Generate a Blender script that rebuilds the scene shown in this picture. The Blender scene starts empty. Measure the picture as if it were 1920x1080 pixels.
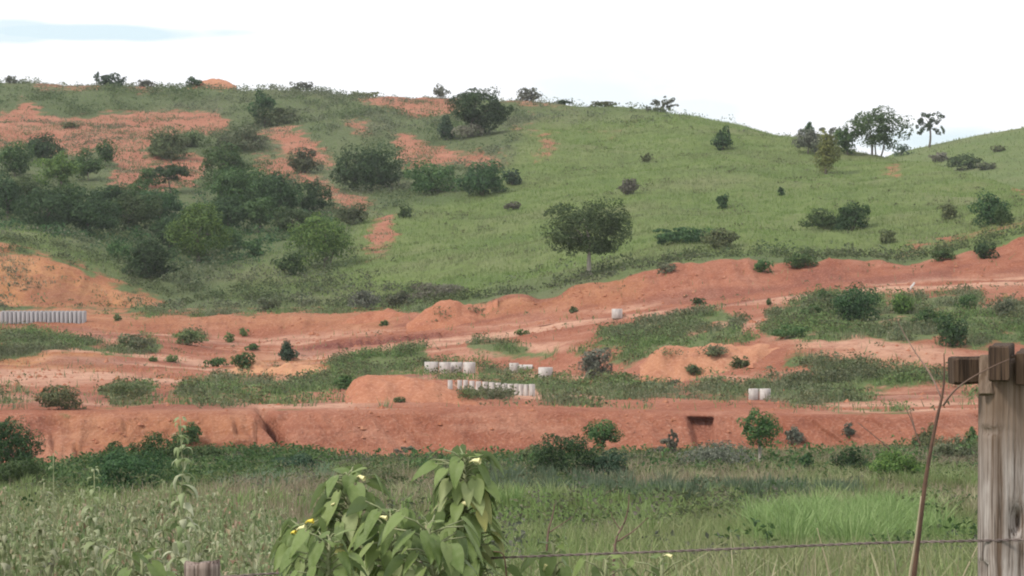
import bpy, math, random
import numpy as np
from mathutils import Vector
from mathutils.bvhtree import BVHTree

# ------------------------------------------------------------------ camera, sky, sun, exposure
scene = bpy.context.scene
COL = scene.collection
EYE = 1.7                      # eye height over the ground at the camera
FPX = 5333.333                 # focal length in photo pixels (100 mm on 36 mm, 1920 px)
cam_d = bpy.data.cameras.new("camera")
cam_d.lens = 100.0; cam_d.sensor_width = 36.0
cam_d.clip_start = 0.1; cam_d.clip_end = 30000.0
cam = bpy.data.objects.new("camera", cam_d)
cam.location = (0, 0, EYE); cam.rotation_euler = (math.radians(90), 0, 0)
COL.objects.link(cam); scene.camera = cam

scene.view_settings.view_transform = 'Standard'
scene.view_settings.look = 'None'
scene.view_settings.gamma = 1.0
scene.view_settings.exposure = 0.16
scene.cycles.filter_width = 2.0
scene.cycles.max_bounces = 6
scene.cycles.transparent_max_bounces = 4
scene.cycles.use_denoising = True
scene.cycles.denoiser = 'OPENIMAGEDENOISE'
scene.cycles.denoising_input_passes = 'RGB_ALBEDO_NORMAL'

SUN_EL, SUN_ROT = 46.0, 244.0   # to the left, a little behind the camera
world = bpy.data.worlds.new("World"); scene.world = world
world.use_nodes = True
wn, wl = world.node_tree.nodes, world.node_tree.links
wn.clear()
w_out = wn.new('ShaderNodeOutputWorld'); w_bg = wn.new('ShaderNodeBackground')
w_bg.inputs['Strength'].default_value = 0.10
sky = wn.new('ShaderNodeTexSky'); sky.sky_type = 'NISHITA'; sky.sun_disc = False
sky.sun_elevation = math.radians(SUN_EL); sky.sun_rotation = math.radians(SUN_ROT)
tc = wn.new('ShaderNodeTexCoord')
def wmath(op, a, b=None):
    n = wn.new('ShaderNodeMath'); n.operation = op
    for i, x in enumerate((a, b)):
        if x is None: continue
        if isinstance(x, (int, float)): n.inputs[i].default_value = x
        else: wl.new(x, n.inputs[i])
    return n.outputs[0]
w_map = wn.new('ShaderNodeMapping'); w_map.inputs['Scale'].default_value = (14, 14, 60)
wl.new(tc.outputs['Generated'], w_map.inputs['Vector'])
w_noise = wn.new('ShaderNodeTexNoise'); w_noise.inputs['Scale'].default_value = 1.0
w_noise.inputs['Detail'].default_value = 7.0
wl.new(w_map.outputs[0], w_noise.inputs['Vector'])
w_sep = wn.new('ShaderNodeSeparateXYZ'); wl.new(tc.outputs['Generated'], w_sep.inputs[0])
nz = wmath('SUBTRACT', w_noise.outputs['Fac'], 0.5)
def gap(x0, z0, rx, rz, amp):
    """a gap of blue between the clouds, given by its direction"""
    dx = wmath('DIVIDE', wmath('SUBTRACT', w_sep.outputs[0], x0), rx)
    dz = wmath('DIVIDE', wmath('SUBTRACT', w_sep.outputs[2], z0), rz)
    r = wmath('ADD', wmath('MULTIPLY', dx, dx), wmath('MULTIPLY', dz, dz))
    r = wmath('ADD', r, wmath('MULTIPLY', nz, 5.0))
    g = wn.new('ShaderNodeMapRange'); g.inputs[1].default_value = 1.25; g.inputs[2].default_value = 0.15
    g.inputs[3].default_value = 0.0; g.inputs[4].default_value = amp
    wl.new(r, g.inputs[0]); return g.outputs[0]
g = gap(-0.137, 0.0885, 0.044, 0.0026, 0.7)
for a in ((-0.178, 0.0885, 0.022, 0.0034, 0.6), (-0.098, 0.0890, 0.015, 0.0020, 0.6), (0.040, 0.069, 0.036, 0.010, 0.34),
          (0.146, 0.051, 0.028, 0.008, 0.6), (0.065, 0.063, 0.016, 0.008, 0.3)):
    g = wmath('MAXIMUM', g, gap(*a))
w_mix = wn.new('ShaderNodeMix'); w_mix.data_type = 'RGBA'
w_mix.inputs['A'].default_value = (10.2, 10.3, 10.6, 1)       # bright cloud deck
w_skyc = wn.new('ShaderNodeMix'); w_skyc.data_type = 'RGBA'; w_skyc.inputs['Factor'].default_value = 0.72
wl.new(sky.outputs[0], w_skyc.inputs['A']); w_skyc.inputs['B'].default_value = (6.2, 8.6, 9.6, 1)
wl.new(g, w_mix.inputs['Factor']); wl.new(w_skyc.outputs['Result'], w_mix.inputs['B'])
wl.new(w_mix.outputs['Result'], w_bg.inputs['Color']); wl.new(w_bg.outputs[0], w_out.inputs['Surface'])

sun_d = bpy.data.lights.new("sun", 'SUN'); sun_d.energy = 2.7; sun_d.angle = math.radians(10)
sun_d.color = (1.0, 0.93, 0.84)
sun = bpy.data.objects.new("sun", sun_d)
_a = math.radians(SUN_ROT)
_dir = Vector((math.sin(_a) * math.cos(math.radians(SUN_EL)), math.cos(_a) * math.cos(math.radians(SUN_EL)), math.sin(math.radians(SUN_EL))))
sun.rotation_euler = _dir.to_track_quat('Z', 'Y').to_euler()
sun.location = (-30, -30, 60)
COL.objects.link(sun)

# ------------------------------------------------------------------ helpers
rng = np.random.default_rng(7)

def hash2(ix, iy, seed):
    h = (ix.astype(np.int64) * 374761393 + iy.astype(np.int64) * 668265263 + seed * 974634777) & 0xFFFFFFFF
    h = ((h ^ (h >> 13)) * 1274126177) & 0xFFFFFFFF
    h = (h ^ (h >> 16)) & 0xFFFF
    return h / 65535.0
def vnoise(x, y, seed=0):
    x = np.asarray(x, float); y = np.asarray(y, float)
    ix, iy = np.floor(x), np.floor(y); fx, fy = x - ix, y - iy
    fx = fx * fx * (3 - 2 * fx); fy = fy * fy * (3 - 2 * fy)
    a = hash2(ix, iy, seed); b = hash2(ix + 1, iy, seed); c = hash2(ix, iy + 1, seed); d = hash2(ix + 1, iy + 1, seed)
    return (a * (1 - fx) + b * fx) * (1 - fy) + (c * (1 - fx) + d * fx) * fy - 0.5
def fbm(x, y, seed=0, octs=4):
    s, a, f = 0, 1.0, 1.0
    for k in range(octs):
        s = s + a * vnoise(np.asarray(x) * f, np.asarray(y) * f, seed + k * 17); a *= 0.5; f *= 2.03
    return s

def make_mesh(name, verts, faces_list, mat, parent=None, smooth=False):
    """verts (N,3); faces_list = list of int arrays (M,k)"""
    me = bpy.data.meshes.new(name)
    verts = np.asarray(verts, np.float32)
    me.vertices.add(len(verts)); me.vertices.foreach_set("co", verts.ravel())
    loops = np.concatenate([f.ravel() for f in faces_list]).astype(np.int32)
    tot = np.concatenate([np.full(len(f), f.shape[1], np.int32) for f in faces_list])
    start = np.concatenate(([0], np.cumsum(tot)[:-1])).astype(np.int32)
    me.loops.add(len(loops)); me.loops.foreach_set("vertex_index", loops)
    me.polygons.add(len(tot)); me.polygons.foreach_set("loop_start", start); me.polygons.foreach_set("loop_total", tot)
    me.polygons.foreach_set("use_smooth", np.full(len(tot), smooth, bool))
    me.update(calc_edges=True); me.validate()
    if mat is not None: me.materials.append(mat)
    o = bpy.data.objects.new(name, me); COL.objects.link(o)
    if parent is not None: o.parent = parent
    return o
def tag(o, label=None, cat=None, group=None, kind=None):
    if label: o['label'] = label
    if cat: o['category'] = cat
    if group: o['group'] = group
    if kind: o['kind'] = kind
    return o
def empty(name, loc, label, cat, group=None):
    o = bpy.data.objects.new(name, None); o.empty_display_size = 0.2
    o.location = loc; COL.objects.link(o)
    return tag(o, label, cat, group)

class Geo:
    """collects verts and quads/tris"""
    def __init__(s): s.v, s.q, s.t, s.n = [], [], [], 0
    def add(s, v, q=None, t=None):
        v = np.asarray(v, float)
        if q is not None and len(q): s.q.append(np.asarray(q) + s.n)
        if t is not None and len(t): s.t.append(np.asarray(t) + s.n)
        s.v.append(v); s.n += len(v)
    def tube(s, pts, rad, sides=7, cap=True):
        pts = np.asarray(pts, float); n = len(pts); rad = np.broadcast_to(np.asarray(rad, float), (n,))
        tan = np.gradient(pts, axis=0); tan /= np.linalg.norm(tan, axis=1)[:, None] + 1e-9
        ref = np.where(np.abs(tan[:, 2:3]) > 0.9, np.array([[1., 0, 0]]), np.array([[0, 0, 1.]]))
        a = np.cross(tan, ref); a /= np.linalg.norm(a, axis=1)[:, None] + 1e-9
        b = np.cross(tan, a)
        th = np.arange(sides) / sides * 2 * math.pi
        ring = pts[:, None, :] + rad[:, None, None] * (np.cos(th)[None, :, None] * a[:, None, :] + np.sin(th)[None, :, None] * b[:, None, :])
        v = ring.reshape(-1, 3)
        i = np.arange(n - 1)[:, None]; j = np.arange(sides)[None, :]; k = (j + 1) % sides
        q = np.stack([i * sides + j, i * sides + k, (i + 1) * sides + k, (i + 1) * sides + j], -1).reshape(-1, 4)
        t = []
        if cap:
            v = np.vstack([v, pts[-1:], pts[:1]]); c1 = n * sides; c0 = c1 + 1
            t = [[(n - 1) * sides + m, (n - 1) * sides + (m + 1) % sides, c1] for m in range(sides)] + [[(m + 1) % sides, m, c0] for m in range(sides)]
        s.add(v, q, t)
    def faces(s):
        r = []
        if s.q: r.append(np.concatenate(s.q))
        if s.t: r.append(np.concatenate(s.t))
        return r
    def build(s, name, mat, parent=None, smooth=True):
        return make_mesh(name, np.concatenate(s.v), s.faces(), mat, parent, smooth)

# ------------------------------------------------------------------ materials
def new_mat(name):
    m = bpy.data.materials.new(name); m.use_nodes = True
    nt = m.node_tree; nt.nodes.clear()
    out = nt.nodes.new('ShaderNodeOutputMaterial')
    return m, nt, out
def N(nt, t, **kw):
    n = nt.nodes.new(t)
    for k, v in kw.items(): setattr(n, k, v)
    return n
def ramp(nt, fac, stops, interp='LINEAR'):
    r = nt.nodes.new('ShaderNodeValToRGB'); r.color_ramp.interpolation = interp
    els = r.color_ramp.elements
    while len(els) < len(stops): els.new(0.5)
    for e, (p, c) in zip(els, stops):
        e.position = p; e.color = (c[0], c[1], c[2], 1)
    nt.links.new(fac, r.inputs[0]); return r.outputs[0]
def noise(nt, vec, scale, detail=4, rough=0.55, dist=0.0):
    n = nt.nodes.new('ShaderNodeTexNoise'); n.inputs['Scale'].default_value = scale
    n.inputs['Detail'].default_value = detail; n.inputs['Roughness'].default_value = rough; n.inputs['Distortion'].default_value = dist
    if vec is not None: nt.links.new(vec, n.inputs['Vector'])
    return n.outputs['Fac']
def mixc(nt, fac, a, b, mode='MIX'):
    n = nt.nodes.new('ShaderNodeMix'); n.data_type = 'RGBA'; n.blend_type = mode
    for key, x in (('Factor', fac), ('A', a), ('B', b)):
        if isinstance(x, (int, float)): n.inputs[key].default_value = x
        elif isinstance(x, tuple): n.inputs[key].default_value = (x[0], x[1], x[2], 1)
        else: nt.links.new(x, n.inputs[key])
    return n.outputs['Result']
def mth(nt, op, a, b=None, clamp=False):
    n = nt.nodes.new('ShaderNodeMath'); n.operation = op; n.use_clamp = clamp
    for i, x in enumerate((a, b)):
        if x is None: continue
        if isinstance(x, (int, float)): n.inputs[i].default_value = x
        else: nt.links.new(x, n.inputs[i])
    return n.outputs[0]
def maprange(nt, x, a, b, c=0.0, d=1.0):
    n = nt.nodes.new('ShaderNodeMapRange')
    for i, y in enumerate((a, b, c, d)): n.inputs[i + 1].default_value = y
    nt.links.new(x, n.inputs[0]); return n.outputs[0]

def foliage_mat(name, cols, patch=None, patch_scale=0.05, transl=0.3):
    """leaf colours vary leaf by leaf and plant by plant; 'patch' adds a second kind of growth in patches over the ground"""
    m, nt, out = new_mat(name)
    geo = N(nt, 'ShaderNodeNewGeometry')
    n = len(cols)
    c = ramp(nt, geo.outputs['Random Per Island'], [(i / max(1, n - 1), cols[i]) for i in range(n)])
    if patch:
        f = noise(nt, geo.outputs['Position'], patch_scale, 3)
        f = maprange(nt, f, 0.44, 0.60)
        c2 = ramp(nt, geo.outputs['Random Per Island'], [(i / max(1, len(patch) - 1), patch[i]) for i in range(len(patch))])
        c = mixc(nt, f, c, c2)
    oi = N(nt, 'ShaderNodeObjectInfo')
    hs = N(nt, 'ShaderNodeHueSaturation')
    nt.links.new(maprange(nt, oi.outputs['Random'], 0, 1, 0.72, 1.26), hs.inputs['Value'])
    nt.links.new(maprange(nt, oi.outputs['Random'], 0, 1, 0.485, 0.515), hs.inputs['Hue'])
    nt.links.new(c, hs.inputs['Color']); c = hs.outputs[0]
    p = N(nt, 'ShaderNodeBsdfPrincipled'); p.inputs['Roughness'].default_value = 0.6
    p.inputs['Specular IOR Level'].default_value = 0.25
    nt.links.new(c, p.inputs['Base Color'])
    t = N(nt, 'ShaderNodeBsdfTranslucent'); nt.links.new(c, t.inputs['Color'])
    mx = N(nt, 'ShaderNodeMixShader'); mx.inputs[0].default_value = transl
    nt.links.new(p.outputs[0], mx.inputs[1]); nt.links.new(t.outputs[0], mx.inputs[2])
    nt.links.new(mx.outputs[0], out.inputs['Surface'])
    return m
M = {}
M['dark'] = foliage_mat('leaf_dark', [(.022, .056, .023), (.036, .080, .030), (.054, .110, .040), (.082, .148, .054)])
M['mid'] = foliage_mat('leaf_mid', [(.036, .080, .027), (.055, .112, .036), (.082, .148, .047), (.12, .185, .063)])
M['bright'] = foliage_mat('leaf_bright', [(.060, .118, .032), (.092, .165, .042), (.13, .215, .052), (.18, .265, .066)])
M['olive'] = foliage_mat('leaf_olive', [(.070, .092, .045), (.105, .128, .060), (.145, .165, .075), (.20, .21, .095)])
M['grey'] = foliage_mat('leaf_grey', [(.075, .088, .066), (.11, .125, .092), (.155, .165, .125), (.22, .225, .18)])
M['blue'] = foliage_mat('leaf_bluish', [(.030, .068, .042), (.046, .094, .054), (.068, .124, .070), (.098, .16, .092)])
M['yellow'] = foliage_mat('leaf_yellowish', [(.10, .125, .035), (.15, .175, .05), (.21, .235, .07), (.28, .29, .10)])
M['treeolive'] = foliage_mat('leaf_tree_olive', [(.036, .072, .025), (.054, .098, .035), (.080, .130, .046), (.115, .168, .064)])
M['twig'] = foliage_mat('leaf_twiggy', [(.10, .09, .075), (.13, .13, .09), (.17, .17, .12), (.24, .22, .18)])
M['hillgrass'] = foliage_mat('hill_grass', [(.105, .165, .045), (.140, .208, .058), (.178, .248, .072), (.23, .285, .105)],
                             patch=[(.105, .145, .055), (.145, .180, .070), (.185, .210, .095), (.24, .245, .135)], patch_scale=0.045)
M['scrub'] = foliage_mat('scrub_green', [(.058, .092, .038), (.085, .125, .050), (.118, .158, .066), (.16, .192, .09)],
                         patch=[(.075, .10, .06), (.11, .135, .08), (.15, .165, .10), (.20, .20, .13)], patch_scale=0.06)
M['weedgreen'] = foliage_mat('weed_green', [(.080, .130, .046), (.112, .172, .058), (.15, .212, .072), (.195, .25, .095)],
                             patch=[(.085, .11, .06), (.12, .145, .08), (.165, .18, .10), (.22, .21, .14)], patch_scale=0.11)
M['meadow'] = foliage_mat('meadow_grass', [(.11, .165, .055), (.15, .215, .07), (.19, .255, .085), (.25, .295, .12)],
                          patch=[(.17, .185, .085), (.22, .225, .11), (.28, .26, .155), (.34, .30, .205)], patch_scale=0.07)
M['reed'] = foliage_mat('reed_blade', [(.085, .14, .080), (.115, .175, .10), (.145, .21, .125), (.19, .25, .16)])
M['lushgrass'] = foliage_mat('lush_grass', [(.13, .19, .065), (.165, .235, .08), (.205, .275, .10), (.26, .315, .14)])
M['weedleaf'] = foliage_mat('weed_leaf', [(.105, .148, .058), (.15, .192, .08), (.195, .228, .108), (.255, .27, .155), (.34, .345, .225), (.25, .18, .115)])
M['paleleaf'] = foliage_mat('pale_leaf', [(.15, .19, .085), (.20, .24, .11), (.26, .295, .155), (.33, .35, .22), (.40, .40, .28)])
M['dryleaf'] = foliage_mat('withered_leaf', [(.22, .14, .09), (.33, .23, .15), (.42, .34, .24)], transl=.15)
M['straw'] = foliage_mat('dry_straw', [(.30, .25, .16), (.38, .32, .21), (.46, .40, .28)], transl=0.15)

def big_leaf_mat():
    m, nt, out = new_mat('broad_leaf')
    geo = N(nt, 'ShaderNodeNewGeometry')
    c = ramp(nt, geo.outputs['Random Per Island'], [(0, (.09, .14, .04)), (.3, (.14, .205, .056)), (.6, (.20, .27, .082)), (.85, (.275, .335, .13)), (.95, (.34, .38, .18)), (1, (.45, .42, .13))])
    f = noise(nt, geo.outputs['Position'], 45, 4)
    c = mixc(nt, maprange(nt, f, 0.35, 0.7, 0, 0.45), c, (.235, .29, .12))
    back = mixc(nt, geo.outputs['Backfacing'], c, (.23, .29, .18))
    p = N(nt, 'ShaderNodeBsdfPrincipled'); p.inputs['Roughness'].default_value = 0.55; p.inputs['Specular IOR Level'].default_value = 0.3
    nt.links.new(back, p.inputs['Base Color'])
    bmp = N(nt, 'ShaderNodeBump'); bmp.inputs['Strength'].default_value = 0.35; bmp.inputs['Distance'].default_value = 0.01
    nt.links.new(f, bmp.inputs['Height']); nt.links.new(bmp.outputs[0], p.inputs['Normal'])
    t = N(nt, 'ShaderNodeBsdfTranslucent'); nt.links.new(c, t.inputs['Color'])
    mx = N(nt, 'ShaderNodeMixShader'); mx.inputs[0].default_value = 0.3
    nt.links.new(p.outputs[0], mx.inputs[1]); nt.links.new(t.outputs[0], mx.inputs[2]); nt.links.new(mx.outputs[0], out.inputs['Surface'])
    return m
M['bigleaf'] = big_leaf_mat()

def simple_mat(name, a, b, scale=3.0, rough=0.85, vec_scale=None, bump=0.0):
    m, nt, out = new_mat(name)
    t = N(nt, 'ShaderNodeTexCoord'); v = t.outputs['Object']
    if vec_scale:
        mp = N(nt, 'ShaderNodeMapping'); mp.inputs['Scale'].default_value = vec_scale
        nt.links.new(v, mp.inputs[0]); v = mp.outputs[0]
    f = noise(nt, v, scale, 6, 0.6)
    c = mixc(nt, maprange(nt, f, 0.32, 0.68), a, b)
    p = N(nt, 'ShaderNodeBsdfPrincipled'); p.inputs['Roughness'].default_value = rough; p.inputs['Specular IOR Level'].default_value = 0.2
    nt.links.new(c, p.inputs['Base Color'])
    if bump:
        bm = N(nt, 'ShaderNodeBump'); bm.inputs['Strength'].default_value = bump; bm.inputs['Distance'].default_value = 0.02
        nt.links.new(f, bm.inputs['Height']); nt.links.new(bm.outputs[0], p.inputs['Normal'])
    nt.links.new(p.outputs[0], out.inputs['Surface'])
    return m
M['bark'] = simple_mat('bark', (.10, .085, .07), (.20, .175, .145), 2.0, vec_scale=(3, 3, .6))
M['palebark'] = simple_mat('pale_bark', (.26, .235, .20), (.42, .38, .33), 2.0, vec_scale=(3, 3, .6))
M['stem'] = simple_mat('green_stem', (.19, .22, .11), (.31, .32, .19), 12.0)
M['drystem'] = simple_mat('dry_stem', (.055, .033, .026), (.15, .085, .055), 14.0, rough=.6)
M['deadtwig'] = simple_mat('dead_twig', (.11, .07, .055), (.21, .145, .115), 14.0)
M['flower'] = simple_mat('cream_flower', (.62, .58, .24), (.80, .77, .48), 30.0)
M['yflower'] = simple_mat('yellow_flower', (.66, .50, .05), (.80, .68, .14), 30.0)
M['concrete'] = simple_mat('concrete', (.36, .33, .31), (.60, .575, .55), 2.2, vec_scale=(1, 1, .6))
M['greyconc'] = simple_mat('grey_concrete', (.29, .29, .30), (.43, .43, .44), 1.6, vec_scale=(1, 1, .4))
M['wire'] = simple_mat('rusty_wire', (.09, .07, .065), (.19, .15, .135), 8.0, rough=.6)

def soil_nodes(nt, pos, red_in=None, ochre=None, pale=None, darkm=None):
    """red lateritic earth with ochre subsoil, dusty wheel-packed areas and stony grain"""
    n1 = noise(nt, pos, 0.14, 6, 0.62, .4)
    n2 = noise(nt, pos, 0.9, 5, 0.6)
    n3 = noise(nt, pos, 5.0, 4, 0.65)
    c = ramp(nt, n1, [(.30, (.228, .080, .049)), (.44, (.300, .116, .070)), (.56, (.335, .140, .088)), (.66, (.372, .174, .115)), (.78, (.252, .091, .055))])
    if ochre is not None: c = mixc(nt, ochre, c, mixc(nt, maprange(nt, n1, .35, .65), (.40, .19, .08), (.47, .26, .125)))
    if pale is not None: c = mixc(nt, pale, c, (.52, .305, .215))
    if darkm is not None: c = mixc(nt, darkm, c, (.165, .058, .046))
    c = mixc(nt, maprange(nt, n2, .46, .70, 0, .6), c, (.225, .080, .052))
    c = mixc(nt, maprange(nt, n3, .50, .78, 0, .6), c, (.56, .32, .23))
    c = mixc(nt, maprange(nt, n3, .44, .20, 0, .5), c, (.20, .075, .055))
    return c, n2, n3

def terrain_mat():
    m, nt, out = new_mat('ground_cover')
    geo = N(nt, 'ShaderNodeNewGeometry'); pos = geo.outputs['Position']
    a = N(nt, 'ShaderNodeAttribute'); a.attribute_name = 'cover'
    s = N(nt, 'ShaderNodeSeparateColor'); nt.links.new(a.outputs['Color'], s.inputs[0])
    b = N(nt, 'ShaderNodeAttribute'); b.attribute_name = 'tone'
    s2 = N(nt, 'ShaderNodeSeparateColor'); nt.links.new(b.outputs['Color'], s2.inputs[0])
    soil, n2, n3 = soil_nodes(nt, pos, None, s.outputs[1], s.outputs[2], s2.outputs[1])
    g1 = noise(nt, pos, 0.06, 4, 0.6); g2 = noise(nt, pos, 0.7, 5, 0.65); g3 = noise(nt, pos, 4.0, 3)
    lush = ramp(nt, g1, [(.30, (.110, .165, .050)), (.50, (.145, .195, .064)), (.70, (.185, .205, .095))])
    scrub = ramp(nt, g1, [(.30, (.085, .118, .055)), (.55, (.115, .142, .070)), (.75, (.160, .155, .098))])
    gr = mixc(nt, s2.outputs[0], scrub, lush)
    gr = mixc(nt, maprange(nt, g2, .42, .70, 0, .6), gr, (.085, .105, .048))
    gr = mixc(nt, maprange(nt, g3, .52, .78, 0, .4), gr, (.24, .25, .13))
    gr = mixc(nt, maprange(nt, g3, .45, .25, 0, .5), gr, (.05, .065, .03))
    # soil where the cover value, roughened by growth-sized noise, is high
    k = mth(nt, 'ADD', s.outputs[0], mth(nt, 'MULTIPLY', mth(nt, 'SUBTRACT', noise(nt, pos, 0.45, 6, 0.72), 0.5), 2.0))
    k = maprange(nt, k, .34, .70)
    c = mixc(nt, k, gr, soil)
    p = N(nt, 'ShaderNodeBsdfPrincipled'); p.inputs['Roughness'].default_value = 0.95; p.inputs['Specular IOR Level'].default_value = 0.08
    nt.links.new(c, p.inputs['Base Color'])
    bm = N(nt, 'ShaderNodeBump'); bm.inputs['Strength'].default_value = 0.9; bm.inputs['Distance'].default_value = 0.5
    h = mth(nt, 'ADD', n2, mth(nt, 'MULTIPLY', n3, 0.5))
    nt.links.new(h, bm.inputs['Height']); nt.links.new(bm.outputs[0], p.inputs['Normal'])
    nt.links.new(p.outputs[0], out.inputs['Surface'])
    return m
M['terrain'] = terrain_mat()
def heap_mat(name, ochre, pale):
    m, nt, out = new_mat(name)
    geo = N(nt, 'ShaderNodeNewGeometry')
    vo = N(nt, 'ShaderNodeValue'); vo.outputs[0].default_value = ochre
    vp = N(nt, 'ShaderNodeValue'); vp.outputs[0].default_value = pale
    c, n2, n3 = soil_nodes(nt, geo.outputs['Position'], None, vo.outputs[0], vp.outputs[0])
    p = N(nt, 'ShaderNodeBsdfPrincipled'); p.inputs['Roughness'].default_value = 0.95; p.inputs['Specular IOR Level'].default_value = 0.08
    nt.links.new(c, p.inputs['Base Color'])
    bm = N(nt, 'ShaderNodeBump'); bm.inputs['Strength'].default_value = 0.6; bm.inputs['Distance'].default_value = 0.3
    nt.links.new(n2, bm.inputs['Height']); nt.links.new(bm.outputs[0], p.inputs['Normal'])
    nt.links.new(p.outputs[0], out.inputs['Surface']); return m
M['redheap'] = heap_mat('red_earth', 0.15, 0.0)
M['ochreheap'] = heap_mat('ochre_earth', 1.0, 0.35)
M['mixheap'] = heap_mat('orange_earth', 0.32, 0.12)

# ------------------------------------------------------------------ terrain
# Survey lines of the valley side, near to far. Each point: bearing (photo px), sight-line px, distance in m.
SURVEY = [
 [(0, None, 1.0, -1.70)], [(0, None, 5.0, -1.70)], [(0, None, 10, -1.75)], [(0, None, 17, -2.4)], [(0, None, 25, -3.0)],
 [(0, None, 35, -3.75)], [(0, None, 50, -4.85)], [(0, None, 70, -6.1)], [(0, None, 95, -7.3)], [(0, None, 130, -8.75)],
 # foot of the long red bank
 [(-700,905,165),(0,892,166),(100,886,166),(200,872,167),(400,858,168),(520,856,168),(620,864,168),(700,868,168),(900,864,168),(1100,857,168),(1300,854,168),(1500,852,168),(1700,846,168),(1835,843,168),(2620,840,168)],
 # its top
 [(-700,775,171),(0,773,171.5),(240,771,172),(480,771,172),(720,768,172.5),(960,766,172.5),(1200,772,172.5),(1440,776,172),(1680,779,172),(1780,771,172),(1920,765,172),(2620,760,172)],
 [(0,748,190),(1200,748,190),(1600,752,188),(1920,750,188)],
 [(0,722,222),(400,715,226),(800,712,230),(1000,712,228),(1200,722,215),(1300,730,206),(1400,733,203),(1600,735,200),(1920,735,198)],
 [(0,692,256),(200,695,254),(400,702,246),(600,694,255),(800,698,250),(1000,697,250),(1120,700,236),(1200,702,226),(1300,702,217),(1400,700,211),(1500,695,209),(1600,695,207),(1750,705,204),(1830,712,201),(1920,712,201)],
 [(0,660,263),(180,660,266),(260,672,266),(400,690,258),(600,682,262),(720,668,258),(800,662,258),(900,650,258),(1000,640,258),(1120,632,252),(1200,650,238),(1300,648,229),(1400,645,222),(1500,640,218),(1600,638,217),(1700,640,216),(1800,650,214),(1920,650,214)],
 # dirt road, near and far edge
 [(0,640,272),(200,645,277),(330,658,278),(400,672,272),(600,676,268),(720,664,264),(800,652,264),(900,640,264),(1000,627,263),(1120,608,263),(1200,596,262),(1300,584,262),(1400,574,261),(1500,563,261),(1600,552,260),(1700,545,260),(1800,540,260),(1920,535,260)],
 [(0,622,282),(200,632,284),(330,645,287),(400,657,286),(560,662,281),(600,658,280),(720,648,276),(800,637,275),(900,627,272),(1000,614,270),(1120,597,269),(1200,586,269),(1300,574,268),(1400,564,268),(1500,553,267),(1600,544,267),(1700,537,266),(1800,532,266),(1920,527,266)],
 # small cut above the road
 [(0,620,284),(200,629,286),(330,642,289),(400,653,288),(560,652,282.4),(620,643,281.4),(720,631,277.6),(800,625,276.3),(860,622,274.5),(900,623,273.5),(1000,612,271),(1120,595,270),(1200,584,270),(1400,562,269),(1600,542,268),(1920,525,267)],
 [(0,612,292),(200,618,291),(330,628,294),(400,637,294),(480,642,293),(600,630,290),(720,619,287),(800,616,283),(900,612,279),(1000,602,277),(1120,588,274),(1200,578,273),(1300,566,272),(1400,556,271),(1500,546,270),(1600,538,270),(1700,531,269),(1800,525,269),(1920,520,269)],
 # top of the upper cutting
 [(0,607,298),(200,600,299),(330,596,301),(400,594,302),(480,592,303),(600,590,303),(720,588,299),(780,583,295),(830,570,290),(870,572,290),(900,566,288),(1000,556,286),(1060,543,285),(1120,525,284),(1200,507,283),(1270,493,282),(1400,487,282),(1560,491,281),(1700,489,281),(1790,480,281),(1850,458,282),(1920,447,283),(2620,425,284)],
 [(0,581,325),(330,578,330),(480,577,330),(600,577,328),(720,578,318),(780,574,308),(830,566,300),(900,560,297),(1000,550,296),(1120,518,294),(1200,500,293),(1270,486,292),(1400,480,292),(1560,484,291),(1700,481,291),(1790,472,291),(1850,450,292),(1920,437,293),(2620,412,294)],
 [(-700,430,352),(0,474,345),(60,482,344),(120,488,343),(180,510,341),(240,536,339),(330,566,337),(400,566,340),(480,566,340),(600,565,338),(720,566,328),(780,562,320),(830,554,312),(900,548,309),(1000,538,308),(1120,505,306),(1200,488,305),(1270,474,304),(1400,468,304),(1560,472,303),(1700,468,303),(1790,458,303),(1850,438,304),(1920,422,305),(2620,398,306)],
 [(0,400,410),(400,420,415),(800,450,385),(1200,400,375),(1600,400,352),(1920,390,338),(2620,370,340)],
 [(0,270,505),(400,290,500),(800,310,470),(1200,300,455),(1600,330,415),(1920,370,366),(2620,350,380)],
 # skyline ridge
 [(-700,150,600),(0,146,600),(100,148,600),(200,153,598),(300,159,596),(450,163,590),(560,166,585),(700,169,575),(800,176,565),(900,179,560),(1000,181,555),(1080,190,550),(1200,196,540),(1270,209,530),(1350,226,520),(1450,246,505),(1500,254,495),(1600,281,475),(1680,295,455),(1760,312,430),(1850,336,405),(1920,352,392),(2620,340,400)],
]
ROWS = [3, 4, 5, 6, 6, 8, 10, 12, 12, 14, 22, 12, 14, 14, 12, 14, 10, 5, 8, 16, 10, 20, 40, 44, 46]
inner = np.arange(-240, 2161, 4.0)
U = np.concatenate([[-4200, -3600, -3200, -2600, -2000, -1500, -1150, -900, -740, -620, -520, -440, -380, -330, -295, -265], inner,
                    [2185, 2215, 2250, 2300, 2360, 2440, 2540, 2660, 2820, 3070, 3420, 3920, 4300, 4700, 5200, 6100]])
NC = len(U)
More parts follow.
